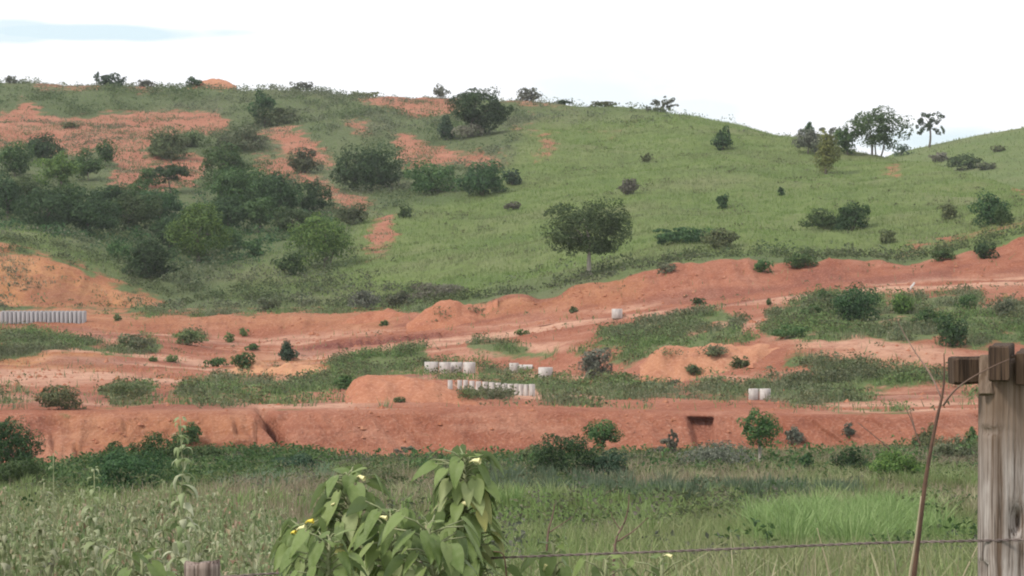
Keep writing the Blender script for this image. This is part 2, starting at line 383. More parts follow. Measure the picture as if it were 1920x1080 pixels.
def line_at(pts):
    us = np.array([p[0] for p in pts], float)
    if pts[0][1] is None:
        Y = np.full(NC, pts[0][2]); Z = np.full(NC, pts[0][3]); return Y, Z
    v = np.interp(inner, us, [p[1] for p in pts]); y = np.interp(inner, us, [p[2] for p in pts])
    k = np.exp(-0.5 * (np.arange(-12, 13) / 4.5) ** 2); k /= k.sum()
    sm = lambda a: np.convolve(np.pad(a, 12, mode='edge'), k, mode='valid')
    v, y = sm(v), sm(y)
    uo = np.clip(U, -700, 2620)
    vv = np.interp(U, inner, v); yy = np.interp(U, inner, y)
    out = (U < inner[0]) | (U > inner[-1])
    vv[out] = np.interp(uo[out], us, [p[1] for p in pts]); yy[out] = np.interp(uo[out], us, [p[2] for p in pts])
    return yy, (540 - vv) * yy / FPX
CY, CZ = zip(*[line_at(p) for p in SURVEY])
CY, CZ = list(CY), list(CZ)
# behind the ridge: a dip, the far hill on the right, then low land to the horizon
ry, rz = CY[-1], CZ[-1]
CY.append(ry + 25); CZ.append(rz + 0.6 - 1.5 * (U > 1500)); ROWS.append(8)
CY.append(ry + 95); CZ.append(rz - 12 + 5 * (U > 1650)); ROWS.append(14)
fv = np.interp(U, [-9000, 1200, 1500, 1600, 1680, 1750, 1830, 1920, 2300, 2620], [420, 420, 346, 314, 281, 265, 247, 231, 178, 168])
CY.append(np.full(NC, 720.)); CZ.append((540 - fv) * 720 / FPX); ROWS.append(26)
CY.append(np.full(NC, 900.)); CZ.append((540 - fv) * 720 / FPX - 12); ROWS.append(6)
CY.append(np.full(NC, 1600.)); CZ.append(np.full(NC, -18.0)); ROWS.append(4)
RY, RZ, RID = [], [], []
for k in range(len(CY) - 1):
    for t in np.arange(ROWS[k]) / ROWS[k]:
        RY.append(CY[k] * (1 - t) + CY[k + 1] * t); RZ.append(CZ[k] * (1 - t) + CZ[k + 1] * t); RID.append(k + t)
RY.append(CY[-1]); RZ.append(CZ[-1]); RID.append(len(CY) - 1.0)
TY, TZ, RID = np.array(RY), np.array(RZ), np.array(RID)
# ease the creases between survey lines
for it in range(2):
    z2 = TZ.copy(); z2[1:-1] = 0.25 * TZ[:-2] + 0.5 * TZ[1:-1] + 0.25 * TZ[2:]
    y2 = TY.copy(); y2[1:-1] = 0.25 * TY[:-2] + 0.5 * TY[1:-1] + 0.25 * TY[2:]
    keep = (RID < 1)[:, None]
    TZ = np.where(keep, TZ, z2); TY = np.where(keep, TY, y2)
hill = (RID > 23)[:, None] & (RID < 27)[:, None]
hs = slice(np.argmax(RID > 22.5), np.argmax(RID > 26.5))
for it in range(60):     # round the hill off
    z2 = TZ.copy(); z2[1:-1] = 0.25 * TZ[:-2] + 0.5 * TZ[1:-1] + 0.25 * TZ[2:]
    TZ[hs] = z2[hs]
TX = TY * (U[None, :] - 960) / FPX
V0 = 540 - FPX * TZ / TY              # sight line of each ground point before roughening
# roughen
rid = RID[:, None] + 0 * TX
def band(a, b, e=0.3): return np.clip((rid - a) / e, 0, 1) * np.clip((b - rid) / e, 0, 1)
TZ = TZ + band(21, 27) * (fbm(TX / 16, TY / 16, 3, 3) * 1.5 + fbm(TX / 3, TY / 3, 4, 2) * 0.3)
TZ = TZ + band(2, 9.8) * (fbm(TX / 9, TY / 9, 5, 3) * 0.5)
TZ = TZ + band(11, 22) * (fbm(TX / 5, TY / 5, 6, 3) * 0.35 + fbm(TX / 0.9, TY / 0.9, 7, 2) * 0.07)
# rain gullies and spade marks on the cut faces: the face steps back and forth along its length
g1 = fbm(TX / 1.7, rid * 1.2, 8, 3); g2 = fbm(TX / 0.55 + rid * 1.5, rid * 0.7, 9, 2)
TY = TY + band(10.05, 11.0, .2) * (g1 * 1.0 + g2 * 0.35) * np.where(U[None, :] > 560, .42, 1.0)
st = vnoise(TX / .42 + (rid - 10) * 6.5, rid * .8 + TX * .05, 91) * np.clip((U[None, :] - 560) / 60, 0, 1)
TY = TY + band(10.05, 11.0, .15) * st * .75
TZ = TZ + band(19.4, 20.6, .4) * fbm(TX / 3.2, rid * .5, 92, 3) * .9 * (U[None, :] > 760)
TY = TY + band(15, 16, .3) * g1 * 1.0 + band(17, 18, .2) * g1 * 1.0 + band(19, 20.05, .25) * (g1 * 1.5 + g2 * 0.5) + band(21, 22.05, .25) * (g1 * 1.4) * (U < 420)
def gully(u0, u1, r0, r1, depth, width):
    """a water-cut channel running down a face from bearing u0 (top) to u1 (foot)"""
    global TY, TZ
    t = np.clip((r1 - rid) / (r1 - r0), 0, 1); uc = u0 + (u1 - u0) * t
    w = np.exp(-0.5 * ((U[None, :] - uc) / width) ** 2) * band(r0, r1, .12)
    TZ = TZ - w * depth
    TY = TY + w * depth * 0.8
gully(484, 542, 10.1, 11.2, 1.3, 5)
gully(495, 560, 10.05, 10.8, .5, 9)
for gu, r0, dp in ((60, 10.5, .15), (97, 10.3, .25), (141, 10.1, .4), (152, 10.12, .3), (232, 10.5, .2), (300, 10.2, .4), (312, 10.25, .3), (388, 10.3, .2), (440, 10.5, .3)): gully(gu, gu + 6, r0, r0 + .4, dp, 3)
for gu in (640, 662, 681, 694, 700, 715, 742, 770, 800, 828): gully(gu, gu + 2, 17.0, 18.1, .35, 3)
nd = np.clip((U[None, :] - 1284 - (11 - rid) * 20) / 6, 0, 1) * np.clip((1340 - U[None, :]) / 5, 0, 1) * np.clip((rid - 10.08) / .05, 0, 1) * np.clip((10.88 - rid) / .03, 0, 1)
TY = TY + nd * 1.3            # the dug recess in the long bank
rl = (fbm(TX / 7, rid * 1.1, 95, 3) * 1.2) * (U[None, :] < 480)
TY = TY + band(10.05, 11.0, .2) * rl * 1.6; TZ = TZ + band(10.1, 10.9, .2) * fbm(TX / 4, rid * 2.2, 96, 3) * .9 * (U[None, :] < 470)
for k_ in (16.3, 16.7): TZ = TZ - np.exp(-((rid - k_) / .08) ** 2) * .14          # wheel ruts
TX = TY * (U[None, :] - 960) / FPX
VG = 540 - FPX * TZ / TY

# what grows or lies where (polygons in the survey's bearing / sight-line plane)
W4, H4, O4 = 680, 330, 400        # 4-px raster, from u = -400, v = -100
def raster(polys, blur=2.0):
    gx, gy = np.meshgrid(np.arange(W4) * 4 - O4 + 2, np.arange(H4) * 4 - 100 + 2)
    m = np.zeros((H4, W4))
    for poly, val in polys:
        p = np.array(poly, float); c = np.zeros((H4, W4), bool); j = len(p) - 1
        for i in range(len(p)):
            (xi, yi), (xj, yj) = p[i], p[j]
            if yi != yj: c ^= ((yi > gy) != (yj > gy)) & (gx < (xj - xi) * (gy - yi) / (yj - yi) + xi)
            j = i
        m[c] = val
    if blur:
        k = np.exp(-0.5 * (np.arange(-6, 7) / blur) ** 2); k /= k.sum()
        m = np.apply_along_axis(lambda a: np.convolve(np.pad(a, 6, mode='edge'), k, mode='valid'), 1, m)
        m = np.apply_along_axis(lambda a: np.convolve(np.pad(a, 6, mode='edge'), k, mode='valid'), 0, m)
    return m
def sample(m, u, v):
    x = np.clip((u + O4 - 2) / 4, 0, W4 - 1.01); y = np.clip((v + 100 - 2) / 4, 0, H4 - 1.01)
    ix, iy = x.astype(int), y.astype(int); fx, fy = x - ix, y - iy
    return (m[iy, ix] * (1 - fx) + m[iy, ix + 1] * fx) * (1 - fy) + (m[iy + 1, ix] * (1 - fx) + m[iy + 1, ix + 1] * fx) * fy
SOIL_HILL = [
 [(-60,215),(0,213),(60,198),(95,215),(150,222),(200,207),(300,205),(390,207),(432,222),(415,245),(395,252),(330,240),(300,247),(275,275),(265,302),(240,320),(215,290),(185,270),(150,290),(110,285),(75,255),(50,265),(0,272),(-60,270)],
 [(225,300),(300,297),(385,290),(392,312),(350,347),(262,362),(200,345)],
 [(470,242),(540,236),(562,255),(605,275),(642,300),(600,302),(545,280),(500,260)],
 [(460,290),(540,293),(562,320),(612,338),(642,368),(705,383),(692,396),(640,388),(590,352),(540,332),(495,322)],
 [(635,234),(682,233),(705,262),(670,250)],
 [(722,250),(760,253),(800,273),(850,283),(905,289),(945,300),(958,312),(900,307),(840,301),(770,312),(742,302),(765,285)],
 [(650,172),(720,169),(800,178),(860,178),(872,200),(800,211),(740,206),(690,190)],
 [(935,180),(1000,178),(1080,189),(1072,196),(1000,198),(945,196)],
 [(955,234),(1008,233),(1004,252),(962,252)], [(1013,264),(1030,260),(1048,263),(1046,277),(1013,279)],
 [(1000,290),(1035,289),(1032,297),(1000,298)],
 [(1100,240),(1150,238),(1152,247),(1105,248)], [(1150,252),(1182,250),(1180,259),(1152,259)], [(1180,221),(1208,221),(1206,228),(1182,228)],
 [(690,442),(725,423),(747,446),(722,462),(686,458)], [(680,475),(725,470),(728,484),(690,486)], [(700,415),(735,405),(738,420),(705,425)],
 [(60,138),(192,138),(192,163),(75,161)], [(232,144),(305,146),(305,168),(238,167)], [(350,150),(445,150),(445,163),(350,161)],
 [(30,178),(62,176),(60,184),(32,184)], [(1655,312),(1690,311),(1692,322),(1660,323)], [(1895,345),(1960,335),(1960,356),(1900,354)], [(1285,235),(1320,234),(1320,242),(1288,242)],
 [(1675,470),(1760,449),(1865,427),(1960,410),(1960,420),(1870,436),(1765,460),(1690,478)],
 [(-200,470),(0,472),(60,481),(120,487),(180,508),(240,534),(335,568),(240,574),(200,577),(120,572),(0,573),(-200,576)],
]
GREEN_LOW0 = [
 ([(-100,572),(150,572),(340,569),(560,567),(800,562),(790,577),(650,582),(560,584),(350,590),(160,584),(-100,582)], 1),
 ([(-100,615),(0,613),(70,622),(150,640),(212,657),(200,668),(120,655),(60,668),(0,678),(-100,680)], 1),
 ([(205,660),(230,640),(285,632),(295,655),(240,668)], .8), ([(318,640),(335,618),(385,632),(388,645),(340,648)], .8),
 ([(335,728),(400,712),(540,716),(655,706),(662,728),(600,738),(500,744),(335,744)], .95),
 ([(605,688),(700,663),(780,653),(805,660),(795,682),(700,702),(640,704)], 1),
 ([(878,640),(960,642),(992,660),(1125,653),(1122,612),(1200,606),(1260,595),(1350,583),(1385,600),(1392,625),(1422,635),(1400,647),(1330,652),(1250,652),(1205,664),(1180,680),(1120,678),(1050,672),(960,670),(890,660)], .95),
 ([(740,680),(880,676),(960,690),(1000,712),(960,722),(880,720),(800,712),(730,702)], .6),
 ([(900,715),(1200,712),(1262,735),(1400,740),(1412,751),(1100,752),(1005,748),(930,742)], .56),
 ([(-100,752),(330,752),(740,754),(740,766),(-100,766)], .58), ([(900,756),(1200,757),(1280,764),(1160,768),(900,764)], .45),
 ([(1428,602),(1480,578),(1540,545),(1580,558),(1660,558),(1700,553),(1760,558),(1820,556),(1900,575),(1990,580),(1990,652),(1830,652),(1790,647),(1700,642),(1600,632),(1530,637),(1435,632)], 1),
 ([(1463,664),(1560,678),(1660,688),(1760,698),(1825,708),(1785,724),(1700,722),(1642,742),(1622,752),(1450,750),(1400,737),(1400,716),(1545,702),(1478,686)], 1),
 ([(1470,764),(1700,764),(1700,780),(1470,776)], .75), ([(1300,718),(1395,718),(1395,736),(1300,734)], .7),
 ([(1780,738),(1840,735),(1840,756),(1780,754)], .5),
 ([(190,738),(280,725),(285,745),(195,748)], .7), ([(-60,730),(45,728),(55,742),(-60,746)], .5),
 ([(1690,790),(1740,785),(1745,840),(1690,845)], .4),
 ([(815,585),(850,572),(848,600),(818,605)], .6), ([(870,590),(930,572),(945,588),(890,600)], .6),
]
GREEN_LOW = GREEN_LOW0 + [([(788,688),(905,688),(905,704),(788,704)], 0), ([(948,690),(965,690),(965,704),(948,704)], .1), ([(1002,698),(1045,698),(1045,716),(1002,716)], 0), ([(962,733),(1012,733),(1012,752),(962,752)], 0), ([(1396,738),(1452,738),(1452,757),(1396,757)], 0)]
low_soil = ((rid > 10.02) & (rid <= 20.1)).astype(float)
low_soil = np.clip((rid - 10.0) / .12, 0, 1) * np.clip((20.12 - rid) / .16, 0, 1)
left_ledge = (U[None, :] < 760) & (rid > 20) & (rid < 21.02)
low_soil = np.where(left_ledge, np.clip((780 - U[None, :]) / 60, 0, 1), low_soil)
du = fbm(TX / 2.2, TY / 2.2, 21, 4) * 26; dv = fbm(TX / 2.2 + 31, TY / 2.2, 22, 4) * 15
hs_m = raster([(p, 1.15) for p in SOIL_HILL], 2.2); gl_m = raster(GREEN_LOW, 1.8)
hill_soil = sample(hs_m, U[None, :] + du, V0 + dv) * np.clip((rid - 20.5) / .3, 0, 1) * (rid < 26.2)
green_low = sample(gl_m, U[None, :] + du * 1.1, V0 + dv * .8) * (rid > 11.02)
green_low = np.clip(green_low * (1.02 + np.minimum(0, fbm(TX / 3.0, TY / 5, 23, 4) * 2.1 + .12)), 0, 1)
pst = fbm(TX / 13 + 7, rid * 3.3, 97, 4); dst = fbm(TX / 10, rid * 2.6, 98, 4)
soil = np.clip(np.maximum(low_soil * (1 - green_low), hill_soil), 0, 1)
# bare patches low on the left below the long bank
soil = np.maximum(soil, np.clip(sample(raster([([(20,850),(140,838),(200,850),(190,868),(40,868)], 1), ([(30,874),(170,868),(180,892),(60,898)], 1)], 1.5), U[None, :] + du, V0 + dv), 0, 1) * (rid < 10.1) * (rid > 9))
ochre = sample(raster([([(-400,465),(60,478),(240,532),(340,570),(200,578),(-400,580)], .85), ([(0,655),(200,655),(210,695),(0,700)], .9), ([(820,560),(1180,500),(1220,560),(900,600)], .35),
                       ([(0,590),(760,585),(740,612),(0,615)], .5), ([(420,668),(620,668),(620,712),(420,712)], .8), ([(1490,635),(1740,640),(1740,690),(1490,680)], .45), ([(100,776),(480,776),(480,850),(100,850)], .3)], 4), U[None, :] + du, V0 + dv)
road = band(16.0, 17.05, .25) * np.clip((U[None, :] - 350) / 200, 0, 1)
flat = band(11, 14, .4)
pale = np.clip(road * 1.0 + flat * 0.35 + band(18.1, 19, .3) * 0.3, 0, 1)
dark = band(17.0, 18.1, .2) * np.clip((U[None, :] - 520) / 60, 0, 1) * np.clip((880 - U[None, :]) / 80, 0, 1)
pale = np.clip(pale + .16 * np.clip(rid - 22, 0, 1) + band(11.02, 19.2, .1) * np.clip(pst * 2.2 - .05, -.4, .9) + band(10, 11.02, .1) * np.clip(pst * 1.2 - .2, 0, .4), 0, 1)
dark = np.maximum(dark, (band(11.02, 20.2, .1) + .6 * band(10, 11.02, .1)) * np.clip(dst * 2.6 - .35, 0, .55))
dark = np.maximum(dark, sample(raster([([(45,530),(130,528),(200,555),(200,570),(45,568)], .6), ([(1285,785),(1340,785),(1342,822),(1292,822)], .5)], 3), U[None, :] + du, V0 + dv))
lush = sample(raster([([(640,580),(660,420),(760,400),(940,330),(1000,215),(1270,205),(1500,250),(1700,290),(2200,300),(2200,480),(1400,480),(1100,520),(900,560)], 1),
                      ([(400,560),(500,480),(660,500),(660,580)], .6), ([(-300,420),(60,430),(240,500),(340,560),(0,475)], .7)], 6), U[None, :] + du, V0 + dv)
lush = np.where(rid < 20, 0.5, lush); lush = np.where(rid > 26.1, .8, lush)
SHP = TX.shape
def terrain_obj():
    P = np.stack([TX, TY, TZ + EYE], -1).reshape(-1, 3)
    nr, nc = SHP
    i = np.arange(nr - 1)[:, None]; j = np.arange(nc - 1)[None, :]
    q = np.stack([i * nc + j, i * nc + j + 1, (i + 1) * nc + j + 1, (i + 1) * nc + j], -1).reshape(-1, 4)
    o = make_mesh('hillside_ground', P, [q], M['terrain'], smooth=True)
    for nm, chans in (('cover', (soil, ochre, pale)), ('tone', (lush, dark, 0 * dark))):
        a = o.data.attributes.new(nm, 'FLOAT_COLOR', 'POINT')
        c = np.ones((nr * nc, 4), np.float32)
        for k, ch in enumerate(chans): c[:, k] = np.broadcast_to(ch, SHP).ravel()
        a.data.foreach_set('color', c.ravel())
    o['kind'] = 'structure'
terrain_obj()

HEAPS = []
def ground(u, v=None, Y=None):
    """ground point on bearing u, either at sight line v (first one met) or at distance Y"""
    c = int(np.clip(np.searchsorted(U, u), 1, NC - 1)); f = (u - U[c - 1]) / (U[c] - U[c - 1])
    y = TY[:, c - 1] * (1 - f) + TY[:, c] * f; z = TZ[:, c - 1] * (1 - f) + TZ[:, c] * f
    if Y is None:
        for hb in HEAPS:
            hit = hb.ray_cast(Vector((0, 0, EYE)), Vector(((u - 960) / FPX, 1, -(v - 540) / FPX)).normalized())
            if hit[0] is not None: return np.array(hit[0])
        vv = 540 - FPX * z / y
        k = np.argmax(vv <= v)
        if vv[k] > v: k = int(np.argmin(vv[:np.argmax(RID > 26)]))
        k = max(k, 1); t = np.clip((vv[k - 1] - v) / max(1e-6, vv[k - 1] - vv[k]), 0, 1)
        yy = y[k - 1] * (1 - t) + y[k] * t; zz = z[k - 1] * (1 - t) + z[k] * t
    else:
        yy = Y; zz = np.interp(Y, y, z)
    return np.array([yy * (u - 960) / FPX, yy, zz + EYE])
def at(u, v, Y):
    return np.array([Y * (u - 960) / FPX, Y, EYE - Y * (v - 540) / FPX])

# ------------------------------------------------------------------ ground growth (nobody could count it)
def area_sample(n, weight, u_lim=(-260, 2180)):
    """n random ground points with probability weight x area"""
    a = np.zeros(SHP)
    dx = np.abs(np.diff(TX, axis=1)); dy = np.hypot(np.diff(TY, axis=0), np.diff(TZ, axis=0))
    cell = dx[:-1] * dy[:, :-1]
    w = weight[:-1, :-1] * cell
    w = w * ((U[:-1] > u_lim[0]) & (U[:-1] < u_lim[1]))[None, :]
    w = np.clip(w, 0, None).ravel(); cdf = np.cumsum(w); cdf /= cdf[-1]
    idx = np.searchsorted(cdf, rng.random(n)); r, c = np.divmod(idx, SHP[1] - 1)
    fr, fc = rng.random(n), rng.random(n)
    def L(A): return (A[r, c] * (1 - fc) + A[r, c + 1] * fc) * (1 - fr) + (A[r + 1, c] * (1 - fc) + A[r + 1, c + 1] * fc) * fr
    return np.stack([L(TX), L(TY), L(TZ) + EYE], -1), r, c
def blades(name, P, h, w, mat, lean=0.35, label=None, segs=1):
    n = len(P); th = rng.random(n) * 2 * math.pi; ld = rng.random(n) * 2 * math.pi
    side = np.stack([np.cos(th), np.sin(th), 0 * th], -1) * (w / 2)[:, None]
    ln = (np.abs(rng.normal(0, lean, n)) * h)[:, None] * np.stack([np.cos(ld), np.sin(ld), 0 * ld], -1)
    up = np.zeros((n, 3)); up[:, 2] = h
    base = P - np.array([0, 0, 0.03])
    if segs == 1:
        v = np.stack([base - side, base + side, base + up + ln], 1).reshape(-1, 3)
        o = make_mesh(name, v, [np.arange(3 * n).reshape(-1, 3)], mat)
    else:
        m = base + up * 0.62 + ln * 0.35
        tip = base + up * 0.95 + ln
        v = np.stack([base - side, base + side, m - side * .8, m + side * .8, tip], 1).reshape(-1, 3)
        k = np.arange(n)[:, None] * 5
        o = make_mesh(name, v, [k + np.array([[0, 1, 3, 2]]), k + np.array([[2, 3, 4]])], mat)
    tag(o, label, 'grass', kind='stuff')
    return o
grn = 1 - np.clip((soil + fbm(TX / 1.9, TY / 1.9, 33, 3) * .5 - .38) / .2, 0, 1)
clump = np.clip(0.65 + fbm(TX / 1.6, TY / 1.6, 41, 2) * 1.3, 0.05, 1.5)
# hill grass
P, r, c = area_sample(150000, grn * band(20.6, 26.2, .2) * (0.25 + lush) * clump)
blades('grass', P, rng.uniform(.2, .55, len(P)), rng.uniform(.05, .13, len(P)), M['hillgrass'], .45, 'green grass covering the open hillside below the skyline')
P, r, c = area_sample(14000, band(26.2, 29.0, .2) * (U > 1500))
blades('grass', P, rng.uniform(.3, .8, len(P)), rng.uniform(.15, .3, len(P)), M['hillgrass'], .4, 'green grass on the farther hill rising at the right edge')
# meadow
P, r, c = area_sample(60000, band(3.0, 6.6, .2) * clump, (-350, 2270))
blades('grass', P, rng.uniform(.25, .75, len(P)), rng.uniform(.010, .022, len(P)), M['meadow'], .45, 'rough meadow grass behind the wire fence', 2)
P, r, c = area_sample(150000, grn * band(6.3, 10.1, .2) * clump)
blades('grass', P, rng.uniform(.25, .75, len(P)), rng.uniform(.025, .06, len(P)), M['meadow'], .4, 'green valley meadow grass below the long red bank')
def region_points(n, poly, rid_lim, extra=None):
    m = raster([(poly, 1)], 1.5)
    w = np.clip(sample(m, U[None, :] + du * .6, V0 + dv * .6), 0, 1) * band(rid_lim[0], rid_lim[1], .05)
    if extra is not None: w = w * extra
    return area_sample(n, w)[0]
tn = np.clip(fbm(TX / 11, TY / 14, 35, 3) * 3 + .35, 0, 1.4)
P, r, c = area_sample(1500, band(4.6, 7.2, .2) * tn)
MEADOW_TUFTS = [(P, .012, .32, .8, 46, 'meadow', 'coarse grass tussocks in the nearer meadow')]
P, r, c = area_sample(2300, band(6.8, 9.9, .2) * tn)
MEADOW_TUFTS.append((P, .028, .4, .95, 34, 'meadow', 'coarse grass tussocks across the farther meadow'))
P, r, c = area_sample(500, band(6.5, 9.6, .2) * np.clip(fbm(TX / 9, TY / 16, 36, 3) * 3.5 - .2, 0, 1.4))
MEADOW_TUFTS.append((P, .03, .4, 1.0, 34, 'lushgrass', 'brighter green tussocks dotted through the valley meadow'))
P = region_points(400, [(840,930),(1000,920),(1200,928),(1400,934),(1600,934),(1610,958),(1400,968),(1150,966),(900,955)], (7, 9.5), clump ** 2.5)
MEADOW_TUFTS.append((P, .05, .55, 1.15, 44, 'reed', 'band of blue green reeds crossing the valley meadow'))
P = region_points(110, [(380,915),(620,905),(640,935),(420,945)], (7, 9.6), clump)
MEADOW_TUFTS.append((P, .05, .5, 1.0, 44, 'reed', 'bluish reeds at the left of the meadow behind the weeds'))
P = region_points(230, [(1400,1030),(1480,1010),(1600,1005),(1740,1010),(1770,1050),(1600,1068),(1440,1068)], (5.3, 8), clump)
MEADOW_TUFTS.append((P, .022, .6, 1.2, 80, 'lushgrass', 'bright green tall grass clump in the meadow left of the post'))
P = region_points(60, [(1170,1000),(1240,985),(1265,1030),(1185,1040)], (5.5, 8))
MEADOW_TUFTS.append((P, .022, .5, 1.0, 80, 'lushgrass', 'bright green grass tuft in the middle of the meadow'))

def tussocks(name, P, h, nb, w, mat, label, spread=.55):
    """tufts of arching blades, each springing from one root"""
    n = len(P); k = n * nb
    B = np.repeat(P, nb, 0); hh = np.repeat(h, nb) * rng.uniform(.55, 1.1, k)
    a = rng.random(k) * 2 * math.pi; o = np.stack([np.cos(a), np.sin(a), 0 * a], -1)
    out = (np.abs(rng.normal(0, spread, k)) * hh)[:, None] * o
    B = B + o * (rng.random(k) * np.repeat(h, nb) * .28)[:, None] - np.array([0, 0, .04])
    th = rng.random(k) * 2 * math.pi; side = np.stack([np.cos(th), np.sin(th), 0 * th], -1) * (w * rng.uniform(.6, 1.3, k))[:, None] * .5
    up = np.zeros((k, 3)); up[:, 2] = hh
    m = B + up * .62 + out * .32; tip = B + up * .92 + out
    v = np.stack([B - side, B + side, m - side * .85, m + side * .85, tip], 1).reshape(-1, 3)
    q = np.arange(k)[:, None] * 5
    return tag(make_mesh(name, v, [q + np.array([[0, 1, 3, 2]]), q + np.array([[2, 3, 4]])], mat), label, 'grass', kind='stuff')
def leaf_quads(C, nrm, size, asp=0.55, bend=0.15):
    """diamond leaves at C facing nrm"""
    n = len(C)
    nrm = nrm / (np.linalg.norm(nrm, axis=1)[:, None] + 1e-9)
    r = rng.normal(size=(n, 3)); a = np.cross(nrm, r); a /= np.linalg.norm(a, axis=1)[:, None] + 1e-9
    b = np.cross(nrm, a); s = np.broadcast_to(size, (n,))[:, None]
    t1 = C + a * s * .5 - nrm * s * bend; t2 = C - a * s * .5 - nrm * s * bend
    v = np.stack([t1, C + b * s * .5 * asp, t2, C - b * s * .5 * asp], 1).reshape(-1, 3)
    return v, np.arange(4 * n).reshape(-1, 4)
def undergrowth(name, P, hmax, leaf, mat, label, per=14, spread=.5, cat='undergrowth'):
    n = len(P); C = np.repeat(P, per, axis=0)
    h = np.repeat(rng.uniform(.35, 1.0, n) * hmax, per)
    k = len(C)
    off = rng.normal(0, spread, (k, 3)); off[:, 2] = np.abs(rng.beta(1.6, 1.2, k)) * h
    shrink = 1 - 0.6 * (off[:, 2] / (h + 1e-6)) ** 2
    off[:, 0] *= shrink; off[:, 1] *= shrink
    nrm = rng.normal(size=(k, 3)) * .8 + off * np.array([1, 1, .4]) + np.array([0, 0, .45])
    v, q = leaf_quads(C + off, nrm, rng.uniform(.6, 1.3, k) * leaf)
    return tag(make_mesh(name, v, [q], mat), label, cat, kind='stuff')
for (P, w_, ha, hb, nb, mt_, lb_) in MEADOW_TUFTS:
    tussocks('reeds' if mt_ == 'reed' else 'grass', P, rng.uniform(ha, hb, len(P)), nb, w_, M[mt_], lb_, .22 if mt_ == 'reed' else .42)
# scrub on the left of the hill and along the ridge
scrub_w = grn * band(20.6, 26.3, .2) * np.clip(1.0 - lush * 1.15, 0, 1) * np.clip(.35 + fbm(TX / 5, TY / 5, 51, 3) * 2.2, 0, 1.5)
P, r, c = area_sample(3600, scrub_w)
undergrowth('undergrowth', P, 1.7, .42, M['scrub'], 'scrub and weeds between the bare red patches on the left hillside', 16, .75)
ridge_w = grn * band(24.3, 26.1, .2) * np.clip((1350 - U) / 500, 0, 1) * np.clip(.2 + fbm(TX / 6, TY / 6, 52, 3) * 2.5, 0, 1.5) * (V0 < 235)
P, r, c = area_sample(1200, ridge_w)
undergrowth('undergrowth', P, 1.35, .4, M['scrub'], 'dull green scrub band running just below the skyline', 16, .8)
# low weeds here and there on the good grass
tus_w = grn * band(21, 26.2, .2) * lush * np.clip(-.25 + fbm(TX / 7, TY / 7, 53, 3) * 3, 0, 1.5)
P, r, c = area_sample(500, tus_w)
undergrowth('weeds', P, .8, .3, M['olive'], 'dull weeds scattered through the hill grass', 12, .5, 'weeds')
# weeds on the earthworks
low_w = band(11.05, 20.6, .15) * np.clip(green_low * 1.3 - .2, 0, 1) * np.clip(.32 + fbm(TX / 2.5, TY / 2.5, 54, 3) * 2.6, 0, 1.7)
P, r, c = area_sample(4600, low_w)
undergrowth('weeds', P[:3000], .95, .24, M['weedgreen'], 'green weeds growing in patches over the red earthworks', 14, .4, 'weeds')
undergrowth('weeds', P[3000:], 1.15, .24, M['olive'], 'olive weeds growing in patches over the red earthworks', 16, .45, 'weeds')
P, r, c = area_sample(60000, low_w + .004 * band(11.05, 20, .1))
blades('grass', P, rng.uniform(.25, .8, len(P)), rng.uniform(.04, .10, len(P)), M['weedgreen'], .35, 'grass growing among the weeds on the earth terraces')
strip_w = band(20.0, 21.4, .3) * grn * (U > 780) * np.clip(.6 + fbm(TX / 3, TY / 3, 56, 2) * 1.5, 0, 1.5) + band(20.7, 22.4, .3) * grn * (U < 800) * np.clip(.5 + fbm(TX / 3, TY / 3, 57, 2) * 2, 0, 1.5)
P, r, c = area_sample(1500, strip_w)
undergrowth('weeds', P, 1.1, .3, M['scrub'], 'dull weeds along the upper lip of the cutting', 13, .5, 'weeds')
P, r, c = area_sample(420, band(5.2, 9.3, .2) * np.clip(fbm(TX / 6, TY / 9, 58, 3) * 3 + .1, 0, 1.4))
undergrowth('weeds', P, .8, .12, M['olive'], 'olive weeds scattered through the valley meadow', 46, .38, 'weeds')
P, r, c = area_sample(300, band(5.2, 9.6, .2) * np.clip(fbm(TX / 7, TY / 10, 59, 3) * 3 + .1, 0, 1.4))
undergrowth('weeds', P, 1.0, .13, M['mid'], 'dark green leafy weeds scattered through the valley meadow', 50, .42, 'weeds')
P, r, c = area_sample(240, band(4.8, 8.6, .2) * np.clip(fbm(TX / 7, TY / 10, 60, 3) * 3 + .1, 0, 1.4))
undergrowth('weeds', P, .7, .10, M['grey'], 'greyish seeding weeds scattered through the valley meadow', 46, .3, 'weeds')
P, r, c = area_sample(170, band(6.2, 9.7, .2) * np.clip(fbm(TX / 8, TY / 14, 68, 3) * 3.2 - .1, 0, 1.4))
undergrowth('weeds', P, 1.35, .13, M['weedgreen'], 'tall leafy weeds standing up out of the valley meadow', 80, .5, 'weeds')
P, r, c = area_sample(130, band(5.6, 9.7, .2) * np.clip(fbm(TX / 8, TY / 14, 69, 3) * 3.2 - .1, 0, 1.4))
undergrowth('weeds', P, 1.1, .11, M['twig'], 'brownish dry weeds standing in the valley meadow', 60, .42, 'weeds')
P, r, c = area_sample(26000, band(6.0, 9.7, .2) * np.clip(fbm(TX / 7, TY / 18, 70, 3) * 3.2 - .1, 0, 1.4))
blades('grass', P, rng.uniform(.5, 1.0, len(P)), rng.uniform(.012, .03, len(P)), M['straw'], .3, 'straw coloured seeding grass in patches of the meadow', 2)
hs_w = np.clip(hill_soil - .2, 0, 1) * band(21, 26.1, .1) * np.clip(.35 + fbm(TX / 5, TY / 5, 72, 3) * 2.4, 0, 1.4)
P, r, c = area_sample(15000, hs_w)
blades('grass', P, rng.uniform(.2, .5, len(P)), rng.uniform(.07, .16, len(P)), M['scrub'], .45, 'thin grass coming up through the bare red patches of the hillside')
P, r, c = area_sample(6000, hs_w)
